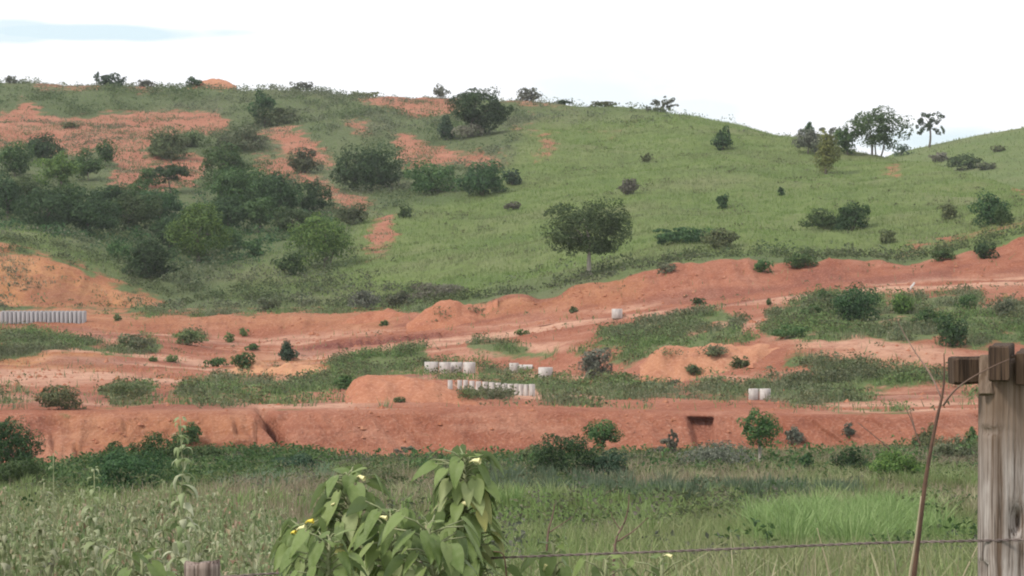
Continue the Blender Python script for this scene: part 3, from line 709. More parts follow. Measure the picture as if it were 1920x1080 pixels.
blades('grass', P, rng.uniform(.2, .5, len(P)), rng.uniform(.06, .14, len(P)), M['straw'], .45, 'dry grass on the bare red patches of the hillside')
# clods and stones
P, r, c = area_sample(5200, np.clip(soil - .3, 0, 1) * band(10.0, 21, .1) * np.clip(.3 + fbm(TX / 4, TY / 4, 64, 3) * 2, .04, 1))
oc = np.array([[1, 0, 0], [0, 1, 0], [-1, 0, 0], [0, -1, 0], [0, 0, 1], [0, 0, -1.]]); of = np.array([[0, 1, 4], [1, 2, 4], [2, 3, 4], [3, 0, 4], [1, 0, 5], [2, 1, 5], [3, 2, 5], [0, 3, 5]])
cz = rng.lognormal(-2.35, .5, len(P))[:, None, None]
V = P[:, None, :] + oc[None] * rng.uniform(.6, 1.3, (len(P), 6, 1)) * cz * np.array([1, 1, .75])
tag(make_mesh('rubble', V.reshape(-1, 3), [(np.arange(len(P))[:, None, None] * 6 + of[None]).reshape(-1, 3)], M['redheap']), 'clods of red earth littering the cut banks and terraces', 'rubble', kind='stuff')
# small tufts dotted over bare soil
P, r, c = area_sample(420, np.clip(soil - .4, 0, 1) * band(11, 26, .2) * np.clip(fbm(TX / 8, TY / 8, 62, 3) * 2.5 + .25, 0, 1))
undergrowth('weeds', P, .5, .2, M['scrub'], 'small tufts dotted over the bare red soil', 9, .22, 'weeds')
P, r, c = area_sample(760, np.clip(soil - .3, 0, 1) * band(21, 26, .2) * np.clip(fbm(TX / 6, TY / 6, 63, 3) * 2.5 + .2, 0, 1))
undergrowth('undergrowth', P, .8, .3, M['scrub'], 'straggling scrub on the bare patches of the hillside', 12, .5)
P = region_points(520, [(-60,380),(120,392),(300,390),(420,350),(540,370),(620,405),(640,430),(560,450),(500,500),(330,500),(200,470),(60,440),(-60,430)], (21, 26), clump)
undergrowth('undergrowth', P, 1.9, .42, M['dark'], 'dark understorey filling the wood on the left slope', 22, .9)
# shrubby belt at the far side of the meadow
belt_w = band(8.5, 9.88, .15) * np.clip(.45 + fbm(TX / 3.5, TY / 3.5, 55, 3) * 2.2, 0, 1.6)
P, r, c = area_sample(3300, belt_w)
undergrowth('undergrowth', P[:2000], .7, .2, M['weedgreen'], 'mixed green thicket at the foot of the long red bank', 18, .5)
undergrowth('undergrowth', P[2000:2500], 1.25, .24, M['mid'], 'taller bushy growth at the foot of the long red bank', 26, .7)
undergrowth('undergrowth', P[2500:], .95, .2, M['weedgreen'], 'olive growth at the foot of the long red bank', 22, .6)
P = region_points(1150, [(200,845),(420,830),(620,850),(620,900),(480,930),(200,945),(80,930)], (7.6, 9.9), clump)
undergrowth('undergrowth', P, 1.1, .22, M['mid'], 'dark green thicket on the left of the meadow', 18, .5)

# ------------------------------------------------------------------ earth heaps
def heap(name, prof, vbase, depth, mat, label, cat, group, seed):
    """a tipped heap: crest line given as (bearing, sight line), standing on the terrace at vbase"""
    us = np.arange(prof[0][0], prof[-1][0] + .1, 3.0)
    top = np.interp(us, [p[0] for p in prof], [p[1] for p in prof])
    k = np.exp(-.5 * (np.arange(-4, 5) / 2.0) ** 2); k /= k.sum()
    top = np.convolve(np.pad(top, 4, mode='edge'), k, mode='valid')
    um = .5 * (prof[0][0] + prof[-1][0]); base = ground(um, vbase); Yc = base[1] + depth * .45
    nt_ = 22; T = np.linspace(-1, 1, nt_)
    X = np.zeros((nt_, len(us), 3))
    for j, (u, tv) in enumerate(zip(us, top)):
        gz = ground(u, Y=Yc)[2]
        hgt = max(0.0, at(u, tv, Yc)[2] - gz)
        for i, t in enumerate(T):
            y = Yc + t * depth * .55
            g0 = ground(u, Y=y)[2]
            x = y * (u - 960) / FPX
            s = (math.cos(t * math.pi) * .5 + .5) ** .8
            z = g0 - .25 + (hgt + .25) * s
            X[i, j] = (x, y, z)
    nz_ = fbm(X[..., 0] / .8, X[..., 1] / .8, seed, 3) * .28 + fbm(X[..., 0] / 2.2, X[..., 1] / 2.2, seed + 3, 2) * .45
    edge = np.minimum(1, (1 - np.abs(T))[:, None] * 3)
    X[..., 2] += nz_ * edge
    org = np.array([Yc * (um - 960) / FPX, Yc, ground(um, Y=Yc)[2]])
    nr, nc = X.shape[:2]; i = np.arange(nr - 1)[:, None]; j = np.arange(nc - 1)[None, :]
    q = np.stack([i * nc + j, i * nc + j + 1, (i + 1) * nc + j + 1, (i + 1) * nc + j], -1).reshape(-1, 4)
    o = make_mesh(name, (X - org).reshape(-1, 3), [q], M[mat], smooth=True)
    o.location = org
    HEAPS.append(BVHTree.FromPolygons([tuple(p) for p in X.reshape(-1, 3)], [tuple(int(i_) for i_ in f_) for f_ in q]))
    return tag(o, label, cat, group)
GH = 'heaps of tipped earth'
heap('earth_heap', [(648,738),(662,716),(684,706),(705,707),(740,713),(765,711),(795,716),(815,717),(840,725),(870,739),(920,755)], 755, 9, 'redheap', 'long red earth heap tipped in front of the slim pipes', 'earth heap', GH, 61)
heap('earth_heap', [(430,702),(450,684),(472,672),(490,675),(512,694)], 700, 6, 'ochreheap', 'left ochre earth heap with a dark shrub against it', 'earth heap', GH, 62)
heap('earth_heap', [(490,704),(515,688),(540,680),(565,680),(590,688),(625,704)], 705, 6, 'ochreheap', 'right wider ochre earth heap beside the spiky shrub', 'earth heap', GH, 63)
heap('earth_heap', [(1200,690),(1222,662),(1240,650),(1290,655),(1350,646),(1420,650),(1455,662),(1475,700)], 702, 9, 'mixheap', 'broad orange earth heap dotted with tufts on the right terrace', 'earth heap', GH, 64)
heap('earth_heap', [(350,163),(375,152),(400,147),(420,149),(445,164)], 166, 14, 'mixheap', 'orange earth hump sitting on the skyline ridge', 'earth heap', GH, 65)

heap('earth_heap', [(762,612),(785,590),(808,574),(830,567),(852,570),(880,577),(905,590),(935,612)], 612, 7, 'redheap', 'pointed red earth spur with tufts below the brown brush', 'earth heap', GH, 66)
heap('earth_heap', [(640,600),(690,588),(730,582),(765,584),(790,598)], 602, 6, 'redheap', 'low red earth heap left of the pointed spur', 'earth heap', GH, 67)
# ------------------------------------------------------------------ trees and bushes
def crown_leaves(rx, ry, h0, h1, nclump, nleaf, leaf, shape, seed):
    """leaf positions of a crown between heights h0 and h1: leafy lumps crowded into an ellipsoid, dome or cone"""
    g = np.random.default_rng(seed)
    cz = (h0 + h1) / 2; rz = (h1 - h0) / 2
    C = []
    if shape == 'sparse': nclump = max(nclump, 16)
    k = np.arange(nclump * 2) + .5
    ph = np.arccos(1 - 2 * k / (nclump * 2)); th = math.pi * (1 + 5 ** .5) * k + g.uniform(0, 6.28)
    D = np.stack([np.cos(th) * np.sin(ph), np.sin(th) * np.sin(ph), np.cos(ph)], -1) * g.uniform(.55, 1.0, len(k))[:, None] + g.normal(0, .10, (len(k), 3))
    if shape == 'umbrella': D = D[(D[:, 2] > -.3) | (g.random(len(D)) < .3)]
    if shape == 'cone':
        D[:, 0] *= np.clip(.62 - .5 * D[:, 2], .1, 1.1); D[:, 1] *= np.clip(.62 - .5 * D[:, 2], .1, 1.1)
    if shape == 'sparse': D = D[g.random(len(D)) < .8]
    C = D; nclump = len(C)
    lo, hi = (.10, .20) if shape == 'sparse' else (.20, .40)
    cr = g.uniform(lo, hi, nclump) * (20 / max(nclump, 12)) ** .3
    which = g.choice(nclump, nleaf, p=cr ** 2 / (cr ** 2).sum())
    d = g.normal(size=(nleaf, 3)); d /= np.linalg.norm(d, axis=1)[:, None]
    rad = cr[which] * (0.62 + .46 * g.random(nleaf) ** .8)
    p = C[which] * .78 + d * rad[:, None]
    if shape not in ('sparse', 'cone'):            # inner leaves close the crown
        m = g.random(nleaf) < .10
        q = g.normal(size=(nleaf, 3)); q /= np.linalg.norm(q, axis=1)[:, None]
        q = q * (.25 + .35 * g.random(nleaf))[:, None]
        p[m] = q[m]; d[m] = q[m]
    for ax in range(3):
        e = np.quantile(np.abs(p[:, ax]), .975); p[:, ax] /= e
    if shape == 'cone': p = np.clip(p, -1.12, 1.12)
    else:
        rr = np.linalg.norm(p, axis=1); lim = 1.04 + .10 * g.random(nleaf); p = p * np.where(rr > lim, lim / np.maximum(rr, 1e-6), 1.0)[:, None]
    un = p / (np.linalg.norm(p, axis=1)[:, None] + 1e-6); K = g.normal(size=(3, 3)); f = np.ones(nleaf)
    for kk, (fr, am) in enumerate(((2.2, .16), (3.6, .13), (5.5, .08))): f += am * np.sin(fr * (un @ (K[kk] / np.linalg.norm(K[kk]))) * 1.6 + g.uniform(0, 6.28))
    p = p * f[:, None]
    for ax in range(3): p[:, ax] /= np.quantile(np.abs(p[:, ax]), .985)
    if shape == 'bushy':             # a dome that reaches the ground
        p[:, 2] = np.where(p[:, 2] < -.2, -.2 + (p[:, 2] + .2) * .95, p[:, 2])
        wide = np.where(p[:, 2] < 0, 1 + .22 * np.minimum(1, -p[:, 2]), 1.0); p[:, 0] *= wide; p[:, 1] *= wide
        p[:, 0] /= 1.08; p[:, 1] /= 1.08
    nrm = d * 1.2 + p * .35 + np.array([0, 0, .35]) + g.normal(size=(nleaf, 3)) * .35
    pos = np.stack([p[:, 0] * rx, p[:, 1] * ry, cz + p[:, 2] * rz], -1)
    cl = np.stack([C[:, 0] * .75 * rx, C[:, 1] * .75 * ry, cz + C[:, 2] * .75 * rz], -1)
    return pos, nrm, cl, g
SEED = [100]
def plant(u, v, w, h, shape, mat, name, cat, label, group=None, Y=None, trunk=None, tmat='bark', dens=1.0, stems=1, sink=0.02):
    """one bush or tree; u, v = where it stands, w, h = size in photo px at its distance"""
    SEED[0] += 1; g = np.random.default_rng(SEED[0])
    p = ground(u, v, Y); s = p[1] / FPX
    k_ = 1.14 if group == G_M else 1.05
    W, H = w * s * k_, h * s * k_
    px_leaf = 4.6 * s                      # leaves a few pixels of sky-to-sky gap at that distance
    leaf = float(np.clip(px_leaf, .10, .55)) * (1.15 if shape != 'sparse' else 1.0)
    p = p.copy(); p[2] -= sink * H
    is_tree = trunk is not None
    h0 = H * trunk * .8 if is_tree else -H * .06
    nl = int(np.clip(dens * 4.2 * (W * (H - h0)) / (leaf * leaf * .3), 140, 9000))
    ncl = int(np.clip(W * (H - h0) / (leaf * leaf) / 26, 6, 26))
    sh = shape if is_tree else ('bushy' if shape == 'dome' else shape)
    pos, nrm, cl, g2 = crown_leaves(W * .5, W * .42, h0, H * .98, ncl, nl, leaf, sh, SEED[0])
    vq, q = leaf_quads(pos, nrm, leaf * g2.uniform(.6, 1.25, nl), .6)
    root = empty(name, p, label, cat, group)
    make_mesh('crown', vq, [q], M[mat], root)
    T = Geo()
    r0 = max(.035 * (H - 0), .03) * (1.0 if is_tree else .45)
    k = min(len(cl), 9 if is_tree else 5)
    order = g.permutation(len(cl))[:k]
    if is_tree:
        for st in range(stems):
            bx = g.normal(0, .06 * W, 2) * (stems > 1)
            lean = g.normal(0, .03 * H, 2)
            fork = np.array([bx[0] * 1.6 + lean[0], bx[1] + lean[1], h0 + (H - h0) * .22])
            n = 5; t = np.linspace(0, 1, n)[:, None]
            pts = np.array([[bx[0], bx[1], -.1 * H * .3]]) * (1 - t) + fork * t + np.sin(t * 3.1) * g.normal(0, .02 * H, 3) * np.array([1, 1, 0])
            T.tube(pts, r0 / (stems ** .5) * np.linspace(1, .62, n), 7)
            for i in order[st::stems]:
                mid = fork * .45 + cl[i] * .55 + np.array([0, 0, .05 * H])
                T.tube([fork - (fork - pts[-2]) * .1, mid * .6 + fork * .4, mid, cl[i]], r0 / (stems ** .5) * np.array([.5, .36, .26, .1]), 5)
    else:
        for i in order:
            b = np.array([g.normal(0, .01 * W), g.normal(0, .01 * W), -.05 * H])
            T.tube([b, (b + cl[i]) * .5 + np.array([0, 0, .1 * H]), cl[i]], r0 * np.array([.8, .6, .25]), 5)
    T.build('trunk' if is_tree else 'stem', M[tmat], root)
    return root

G_R = 'shrubs along the skyline ridge'; G_H = 'bushes on the open grass hillside'; G_W = 'trees of the dark wood on the left slope'
G_S = 'trees in the saddle on the skyline'; G_E = 'bushes on the upper cutting and its slope'; G_T = 'shrubs on the earth terraces'; G_M = 'bushes and trees in the valley meadow'
PL = [
 # skyline
 (20,150,22,14,'dome','grey','shrub','shrub','tiny grey shrub at the left end of the skyline',G_R,{}),
 (207,164,54,26,'dome','blue','bush','bush','dark blue green bush on the skyline left of the earth hump',G_R,{}),
 (181,158,10,24,'sparse','blue','sapling','sapling','thin upright sprig beside the dark bush on the skyline',G_R,dict(trunk=.3)),
 (272,163,36,14,'dome','grey','shrub','shrub','low greyish shrub on the skyline between dark bush and earth hump',G_R,{}),
 (365,162,32,18,'dome','dark','bush','bush','dark low bush against the orange earth hump on the skyline',G_R,{}),
 (566,170,50,20,'dome','grey','shrub','shrub','pale feathery shrub on the skyline right of the earth hump',G_R,dict(dens=.7)),
 (680,174,60,10,'dome','olive','shrub','shrub','flat olive shrub on the skyline above the bare stripe',G_R,{}),
 (826,184,34,25,'dome','grey','shrub','shrub','pale upright shrub on the skyline just left of the big dark tree',G_R,dict(dens=.7)),
 (990,188,46,24,'dome','grey','bush','bush','rounded grey green bush on the skyline right of the big dark tree',G_R,{}),
 (1056,194,36,9,'dome','dark','shrub','shrub','flat dark shrub on the skyline past the rounded grey bush',G_R,{}),
 (1130,199,50,11,'dome','olive','shrub','shrub','long low shrub on the skyline before the feathery pale one',G_R,{}),
 (1240,206,54,28,'sparse','grey','shrub','shrub','feathery pale grey shrub on the skyline where the ridge drops',G_R,dict(dens=.8)),
 # saddle group
 (1515,288,52,48,'dome','grey','tree','tree','grey green rounded tree left of the yellowish one in the saddle',G_S,dict(trunk=.15)),
 (1516,262,20,34,'cone','dark','tree','tree','small dark treetop poking above the rounded grey green tree',G_S,dict(trunk=.2)),
 (1551,326,46,82,'cone','yellow','tree','tree','tall yellowish olive tree in front of the saddle',G_S,dict(trunk=.06)),
 (1557,278,44,44,'sparse','grey','tree','tree','thin open tree behind the yellowish tree on the skyline',G_S,dict(trunk=.2)),
 (1588,290,48,54,'dome','mid','tree','tree','leaning green tree at the left foot of the round crowned skyline tree',G_S,dict(trunk=.12)),
 (1642,291,116,90,'dome','treeolive','tree','tree','wide round crowned tree on several thin trunks against the sky',G_S,dict(trunk=.24,stems=4,dens=.8)),
 (1742,276,52,66,'sparse','dark','tree','tree','lone sparse sapling tree with bare trunk on the far hill',G_S,dict(trunk=.46,dens=.75)),
 (1690,292,40,22,'dome','blue','bush','bush','low bluish bush under the right side of the round crowned skyline tree',G_S,dict(dens=.5)),
 (1805,319,74,32,'dome','treeolive','bush','bush','dense dark bush in the hollow at the right below the far hill','bushes in the hollow',{}),
 (1762,303,40,18,'dome','twig','bush','bush','brownish bush in the hollow behind the near crest','bushes in the hollow',{}),
 (1872,284,34,11,'dome','olive','shrub','shrub','flat olive shrub on the open face of the far hill','bushes in the hollow',{}),
 (1852,318,40,14,'dome','scrub','shrub','shrub','low dull shrub in the hollow right of the dense dark bush','bushes in the hollow',{}),
 # open hill
 (903,252,112,84,'dome','dark','tree','tree','big dark spreading tree just under the skyline beside bare red soil',G_H,dict(trunk=.1,stems=3)),
 (838,262,34,44,'dome','blue','bush','bush','bluish bush at the left foot of the big dark tree',G_H,{}),
 (878,258,60,26,'dome','twig','bush','bush','brownish thin scrub under the big dark tree',G_H,dict(dens=.7)),
 (495,238,50,66,'dome','dark','tree','tree','small dark leaning tree in the scrub below the skyline',G_H,dict(trunk=.2)),
 (520,236,90,34,'dome','scrub','bush','bush','dull scrub bush under the small dark leaning tree',G_H,{}),
 (694,358,132,86,'dome','dark','bush','bush','large round dark bush left of the long hedge',G_H,{}),
 (812,360,112,56,'dome','mid','bush','bush','left half of the long hedge of bushes below the red track',G_H,{}),
 (905,366,92,60,'dome','dark','bush','bush','right half of the long hedge with yellowish tips',G_H,{}),
 (960,346,36,30,'dome','blue','bush','bush','small bluish bush ending the long hedge',G_H,{}),
 (1355,281,38,42,'dome','dark','bush','bush','round dark bush alone near the skyline slope',G_H,{}),
 (1180,364,38,28,'dome','twig','bush','bush','dark brownish bush alone in mid hillside grass',G_H,dict(dens=1.3)),
 (1212,304,22,16,'sparse','olive','shrub','shrub','wispy shrub in the grass below the ridge',G_H,{}),
 (1355,391,24,31,'dome','dark','bush','bush','small upright bush in the grass right of the lone tree',G_H,{}),
 (1465,367,13,16,'dome','dark','shrub','shrub','tiny dark shrub in the grass below the yellowish tree',G_H,{}),
 (962,393,32,15,'dome','twig','shrub','shrub','flat brown shrub in the grass below the long hedge',G_H,{}),
 (760,409,28,22,'dome','mid','shrub','shrub','small green shrub under the large round dark bush',G_H,{}),
 (1545,430,84,36,'dome','mid','bush','bush','broad green bush touching the taller dark one on the right slope',G_H,{}),
 (1598,433,66,56,'dome','dark','bush','bush','taller dark bush of the touching pair on the right slope',G_H,{}),
 (1275,456,120,32,'dome','dark','bush','bush','long flat dark bush above the cutting',G_H,{}),
 (1350,464,70,38,'dome','olive','bush','bush','olive bush at the right end of the long flat dark one',G_H,{}),
 (1663,456,34,26,'dome','olive','shrub','shrub','olive ball shrub beside the start of the upper track',G_H,{}),
 (1780,410,42,30,'dome','olive','bush','bush','low bush left of the pointed one above the upper track',G_H,{}),
 (1860,422,70,62,'cone','dark','bush','bush','pointed dark bush above the upper track at the right',G_H,{}),
 (1880,424,36,40,'dome','mid','bush','bush','green bush at the right foot of the pointed dark bush',G_H,{}),
 (1105,516,150,136,'dome','treeolive','tree','tree','lone round crowned tree with pale trunk at the edge of the cutting',G_H,dict(trunk=.26,tmat='palebark',stems=1,dens=1.15)),
 # bushes on bare ground left
 (313,298,78,56,'dome','scrub','bush','bush','dull rounded bush on the large bare red patch',G_H,{}),
 (355,275,64,30,'dome','scrub','bush','bush','low bush behind the rounded one on the bare red patch',G_H,{}),
 (450,280,110,44,'dome','scrub','bush','bush','wide scrubby bush on the right rim of the bare patch',G_H,{}),
 (572,324,62,46,'dome','scrub','bush','bush','grey green bush on the bare red track above the wood',G_H,{}),
 (132,240,36,12,'dome','olive','shrub','shrub','flat shrub dot on the upper left of the bare red patch',G_H,{}),
 # wood on the left
 (82,302,66,52,'dome','dark','tree','tree','dark topmost tree at the left end of the wood',G_W,dict(trunk=.1)),
 (28,330,84,62,'dome','mid','tree','tree','green tree at the left edge of the wood below the topmost one',G_W,dict(trunk=.1)),
 (112,352,84,66,'dome','bright','tree','tree','light green tree in the upper left of the wood',G_W,dict(trunk=.1)),
 (165,338,62,54,'dome','mid','tree','tree','green tree between the light green one and the slim pale one',G_W,dict(trunk=.1)),
 (201,312,36,48,'dome','mid','tree','tree','slim tree standing on bare soil at the top of the wood',G_W,dict(trunk=.15)),
 (12,412,58,84,'dome','dark','tree','tree','dark tree cut by the left photo edge in the wood',G_W,dict(trunk=.1)),
 (88,436,112,84,'dome','dark','tree','tree','deep green tree on the lower left of the wood',G_W,dict(trunk=.12)),
 (165,446,118,86,'dome','dark','tree','tree','wide dark tree in the lower middle of the wood',G_W,dict(trunk=.12)),
 (245,436,104,74,'dome','treeolive','tree','tree','olive green tree right of the wide dark one in the wood',G_W,dict(trunk=.12)),
 (300,424,92,70,'dome','dark','tree','tree','dark tree behind the drooping light one',G_W,dict(trunk=.12)),
 (320,362,74,54,'umbrella','dark','tree','tree','flat topped spreading tree with crooked trunk on bare soil',G_W,dict(trunk=.42)),
 (278,352,48,36,'dome','mid','bush','bush','round bush left of the flat topped tree',G_W,{}),
 (426,352,86,84,'dome','mid','tree','tree','tall green tree at the top middle of the wood',G_W,dict(trunk=.08)),
 (448,402,136,96,'dome','mid','tree','tree','largest broad tree in the middle of the wood',G_W,dict(trunk=.1)),
 (522,408,92,84,'dome','dark','tree','tree','dark tree right of the largest broad one',G_W,dict(trunk=.1)),
 (590,398,62,58,'dome','dark','bush','bush','dark bush at the right end of the wood under the red track',G_W,{}),
 (660,420,60,36,'dome','scrub','bush','bush','dull bush where the red track leaves the wood',G_W,{}),
 (372,492,112,112,'dome','bright','tree','tree','light green drooping tree with leaning dark trunk at the wood front',G_W,dict(trunk=.2)),
 (205,404,92,58,'dome','dark','tree','tree','dark tree filling the middle of the wood behind the wide dark one',G_W,dict(trunk=.1)),
 (258,398,84,52,'dome','mid','tree','tree','green tree in the wood just below the flat topped one',G_W,dict(trunk=.1)),
 (45,392,84,60,'dome','treeolive','tree','tree','olive tree in the wood between the left edge trees and the slope',G_W,dict(trunk=.1)),
 (318,470,70,64,'dome','dark','tree','tree','dark tree at the left foot of the drooping light one',G_W,dict(trunk=.1)),
 (425,436,96,70,'dome','dark','tree','tree','dark tree directly below the largest broad one',G_W,dict(trunk=.1)),
 (552,446,80,58,'dome','treeolive','tree','tree','olive tree above the many stemmed light one',G_W,dict(trunk=.1)),
 (130,396,80,50,'dome','mid','tree','tree','green tree under the light green one in the wood',G_W,dict(trunk=.1)),
 (485,436,70,64,'dome','mid','tree','tree','green tree with thin trunk below the largest broad one',G_W,dict(trunk=.25)),
 (420,470,70,50,'dome','mid','bush','bush','green bush right of the drooping tree',G_W,{}),
 (280,522,96,72,'dome','dark','bush','bush','round dark bush alone in front of the wood',G_W,{}),
 (222,486,50,34,'dome','mid','bush','bush','green bush left of the round dark one in front of the wood',G_W,{}),
 (605,502,118,102,'dome','bright','tree','tree','light yellow green many stemmed tree at the right front of the wood',G_W,dict(trunk=.16,stems=4,dens=.85)),
 (545,514,60,42,'dome','mid','bush','bush','green bush at the left foot of the many stemmed tree',G_W,{}),
 (475,480,40,30,'dome','mid','bush','bush','small bush between drooping and many stemmed trees',G_W,{}),
 (682,580,62,36,'dome','grey','bush','bush','grey round bush at the hill foot left of the brown brush',G_W,{}),
 (742,578,50,32,'dome','scrub','bush','bush','dull green bush beside the grey round one at the hill foot',G_W,{}),
 (826,562,112,32,'dome','twig','bush','bush','wide brownish brush at the hill foot above the red spur',G_W,{}),
 (505,584,50,28,'dome','scrub','bush','bush','low bush in the weed belt behind the left terrace',G_W,{}),
 # upper cutting
 (1432,510,36,24,'dome','mid','bush','bush','small green bush stuck on the face of the cutting',G_E,{}),
 (1502,502,62,30,'dome','mid','bush','bush','green bush hanging over the lip of the cutting',G_E,{}),
 (1768,488,44,24,'dome','mid','bush','bush','low green bush on the strip below the upper track',G_E,{}),
 (1845,484,46,32,'dome','dark','bush','bush','dark bush on the strip above the red spur at the right',G_E,{}),
 (1250,511,36,18,'dome','scrub','bush','bush','flat scrub bush on the lip right of the lone tree',G_E,{}),
 (1310,570,30,12,'dome','mid','shrub','shrub','flat green shrub beside the dirt road below the cutting',G_E,{}),
 (1604,600,88,64,'dome','dark','bush','bush','largest dark round bush below the road on the right slope',G_E,{}),
 (1548,572,38,28,'dome','mid','bush','bush','green bush at the upper left of the largest dark round one',G_E,{}),
 (1690,588,42,42,'dome','bright','bush','bush','light green bush right of the largest dark round one',G_E,{}),
 (1785,650,58,56,'dome','dark','bush','bush','dark bush on the slope right above the wooden beam',G_E,{}),
 (1810,582,40,30,'dome','mid','bush','bush','green bush on the upper right slope by a bare strip',G_E,{}),
 (1738,612,60,34,'dome','mid','bush','bush','broad green bush between light green and dark ones on the slope',G_E,{}),
 (1530,600,60,26,'dome','mid','bush','bush','low green bush left under the largest dark round one',G_E,{}),
 (1480,634,70,24,'dome','mid','bush','bush','low bush at the left end of the green right slope',G_E,{}),
 (1888,600,44,40,'dome','scrub','bush','bush','dull bush on the slope at the right photo edge',G_E,{}),
 (1442,572,10,12,'dome','scrub','shrub','shrub','tiny tuft beside the dirt road at the corner',G_E,{}),
 # terraces
 (538,676,38,36,'cone','blue','shrub','shrub','dark spiky shrub beside the ochre heaps',G_T,dict(dens=1.3)),
 (455,690,44,28,'dome','mid','shrub','shrub','dark green shrub against the left ochre heap',G_T,{}),
 (405,688,44,18,'dome','mid','shrub','shrub','low green shrub left of the ochre heaps',G_T,{}),
 (474,656,28,12,'dome','mid','shrub','shrub','flat green shrub on the pink path above the heaps',G_T,{}),
 (110,768,84,44,'dome','olive','bush','bush','olive dome bush on the lower left terrace',G_T,{}),
 (235,748,100,32,'dome','weedgreen','bush','bush','broad weedy bush on the terrace right of the olive dome',G_T,{}),
 (250,658,74,32,'dome','weedgreen','bush','bush','weedy bush on the red slope below the left terrace',G_T,{}),
 (350,646,66,28,'dome','weedgreen','bush','bush','spreading weedy bush on the red slope mid left',G_T,{}),
 (431,642,22,18,'dome','weedgreen','shrub','shrub','small tuft on the pink slope right of the spreading bush',G_T,{}),
 (457,630,20,14,'dome','weedgreen','shrub','shrub','small tuft higher on the pink slope under the terrace edge',G_T,{}),
 (220,602,16,12,'dome','weedgreen','shrub','shrub','dark tuft on the terrace right of the grey pipes',G_T,{}),
 (288,678,16,10,'dome','weedgreen','shrub','shrub','small tuft on the pink flat left of the paired one',G_T,{}),
 (322,679,28,14,'dome','weedgreen','shrub','shrub','wider tuft on the pink flat in front of the red slope',G_T,{}),
 (1115,712,62,58,'dome','grey','bush','bush','dark grey green bush between the single pipe and the orange heap',G_T,dict(dens=1.3)),
 (1160,722,60,24,'dome','weedgreen','bush','bush','weedy bush below the dark grey green one',G_T,{}),
 (1264,724,26,12,'dome','twig','shrub','shrub','brownish tuft on the red strip below the orange heap',G_T,{}),
 (1302,702,30,20,'dome','scrub','shrub','shrub','dark pointed tuft on the front of the orange heap',G_T,{}),
 (1340,668,40,20,'dome','weedgreen','shrub','shrub','green patchy shrub on top of the orange heap',G_T,{}),
 (1388,690,34,22,'dome','scrub','shrub','shrub','dull tuft on the right part of the orange heap',G_T,{}),
 (1075,586,16,12,'dome','scrub','shrub','shrub','small tuft on the cutting face left of the ring on the road',G_T,{}),
 (720,610,18,10,'dome','mid','shrub','shrub','tiny tuft on the red mound left of the spur',G_T,{}),
 (980,628,30,10,'dome','weedgreen','shrub','shrub','flat tuft on the bank just below the dirt road',G_T,{}),
 (750,756,24,12,'dome','scrub','shrub','shrub','small tuft in front of the red heap',G_T,{}),
 (645,730,36,30,'dome','mid','bush','bush','green bush at the left end of the red heap',G_T,{}),
 # meadow
 (18,912,100,118,'dome','dark','tree','tree','dark tree cut by the left photo edge in the meadow',G_M,dict(trunk=.22)),
 (40,920,110,56,'dome','mid','bush','bush','bush under the dark tree at the left edge',G_M,dict()),
 (355,832,52,36,'dome','mid','bush','bush','small dark bush on the red bank behind the tall weed stalk',G_M,{}),
 (212,856,46,44,'dome','mid','bush','bush','slim bush in front of the left part of the red bank',G_M,dict(Y=160)),
 (245,935,140,88,'dome','dark','bush','bush','large dark bush in the left meadow',G_M,dict()),
 (300,880,110,60,'dome','mid','bush','bush','green bush behind the large dark left one',G_M,dict()),
 (390,880,60,40,'dome','mid','bush','bush','round green bush right of the tall weed stalk',G_M,dict()),
 (560,900,80,46,'dome','blue','bush','bush','bluish bush above the broad leaved plants',G_M,dict()),
 (762,866,46,36,'sparse','twig','shrub','shrub','dark bare twigged shrub in front of the red bank',G_M,dict(dens=1.1,Y=160)),
 (808,866,36,24,'sparse','twig','shrub','shrub','smaller bare shrub right of the dark twigged one',G_M,dict(Y=160)),
 (1062,908,120,84,'dome','dark','bush','bush','big round dark bush in the middle of the meadow',G_M,dict()),
 (995,872,70,46,'dome','olive','bush','bush','olive bush at the left shoulder of the big round dark one',G_M,dict(Y=145)),
 (1140,910,100,56,'dome','blue','bush','bush','lower bluish bush at the right of the big round dark one',G_M,dict()),
 (1128,850,62,70,'umbrella','mid','tree','tree','small flat crowned tree before the red bank',G_M,dict(Y=160,trunk=.36)),
 (1250,862,80,46,'sparse','twig','bush','bush','twiggy half bare bush beside the dark gully',G_M,dict(Y=150)),
 (1262,850,22,62,'sparse','twig','sapling','sapling','thin bare upright stem rising from the twiggy bush',G_M,dict(Y=149,trunk=.3)),
 (1345,898,120,62,'dome','grey','bush','bush','grey leafless looking thicket left of the bright tree',G_M,dict(dens=.9)),
 (1424,884,68,108,'dome','mid','tree','tree','bright green young tree with pale thin trunk before the bank',G_M,dict(trunk=.52,tmat='palebark')),
 (1516,898,36,42,'dome','dark','bush','bush','dark narrow bush right of the bright young tree',G_M,dict()),
 (1596,898,64,52,'dome','dark','bush','bush','dark bush with a pale gap in the right meadow',G_M,dict()),
 (1680,910,100,60,'dome','bright','bush','bush','light green bush behind the dry stalk',G_M,dict()),
 (1735,850,44,56,'dome','olive','bush','bush','olive bush on the bank behind the dry stalk',G_M,dict(Y=158)),
 (1788,880,90,56,'dome','weedgreen','bush','bush','weedy bush left beside the wooden post',G_M,dict()),
 (1822,812,30,40,'dome','mid','bush','bush','leafy sprig bush touching the post edge on the red bank',G_M,dict(Y=166)),
 (1490,832,34,30,'dome','grey','shrub','shrub','grey tuft cluster on the red bank right of the bright tree',G_M,dict()),
 (1592,818,22,22,'dome','grey','shrub','shrub','single grey tuft on the red bank face',G_M,dict()),
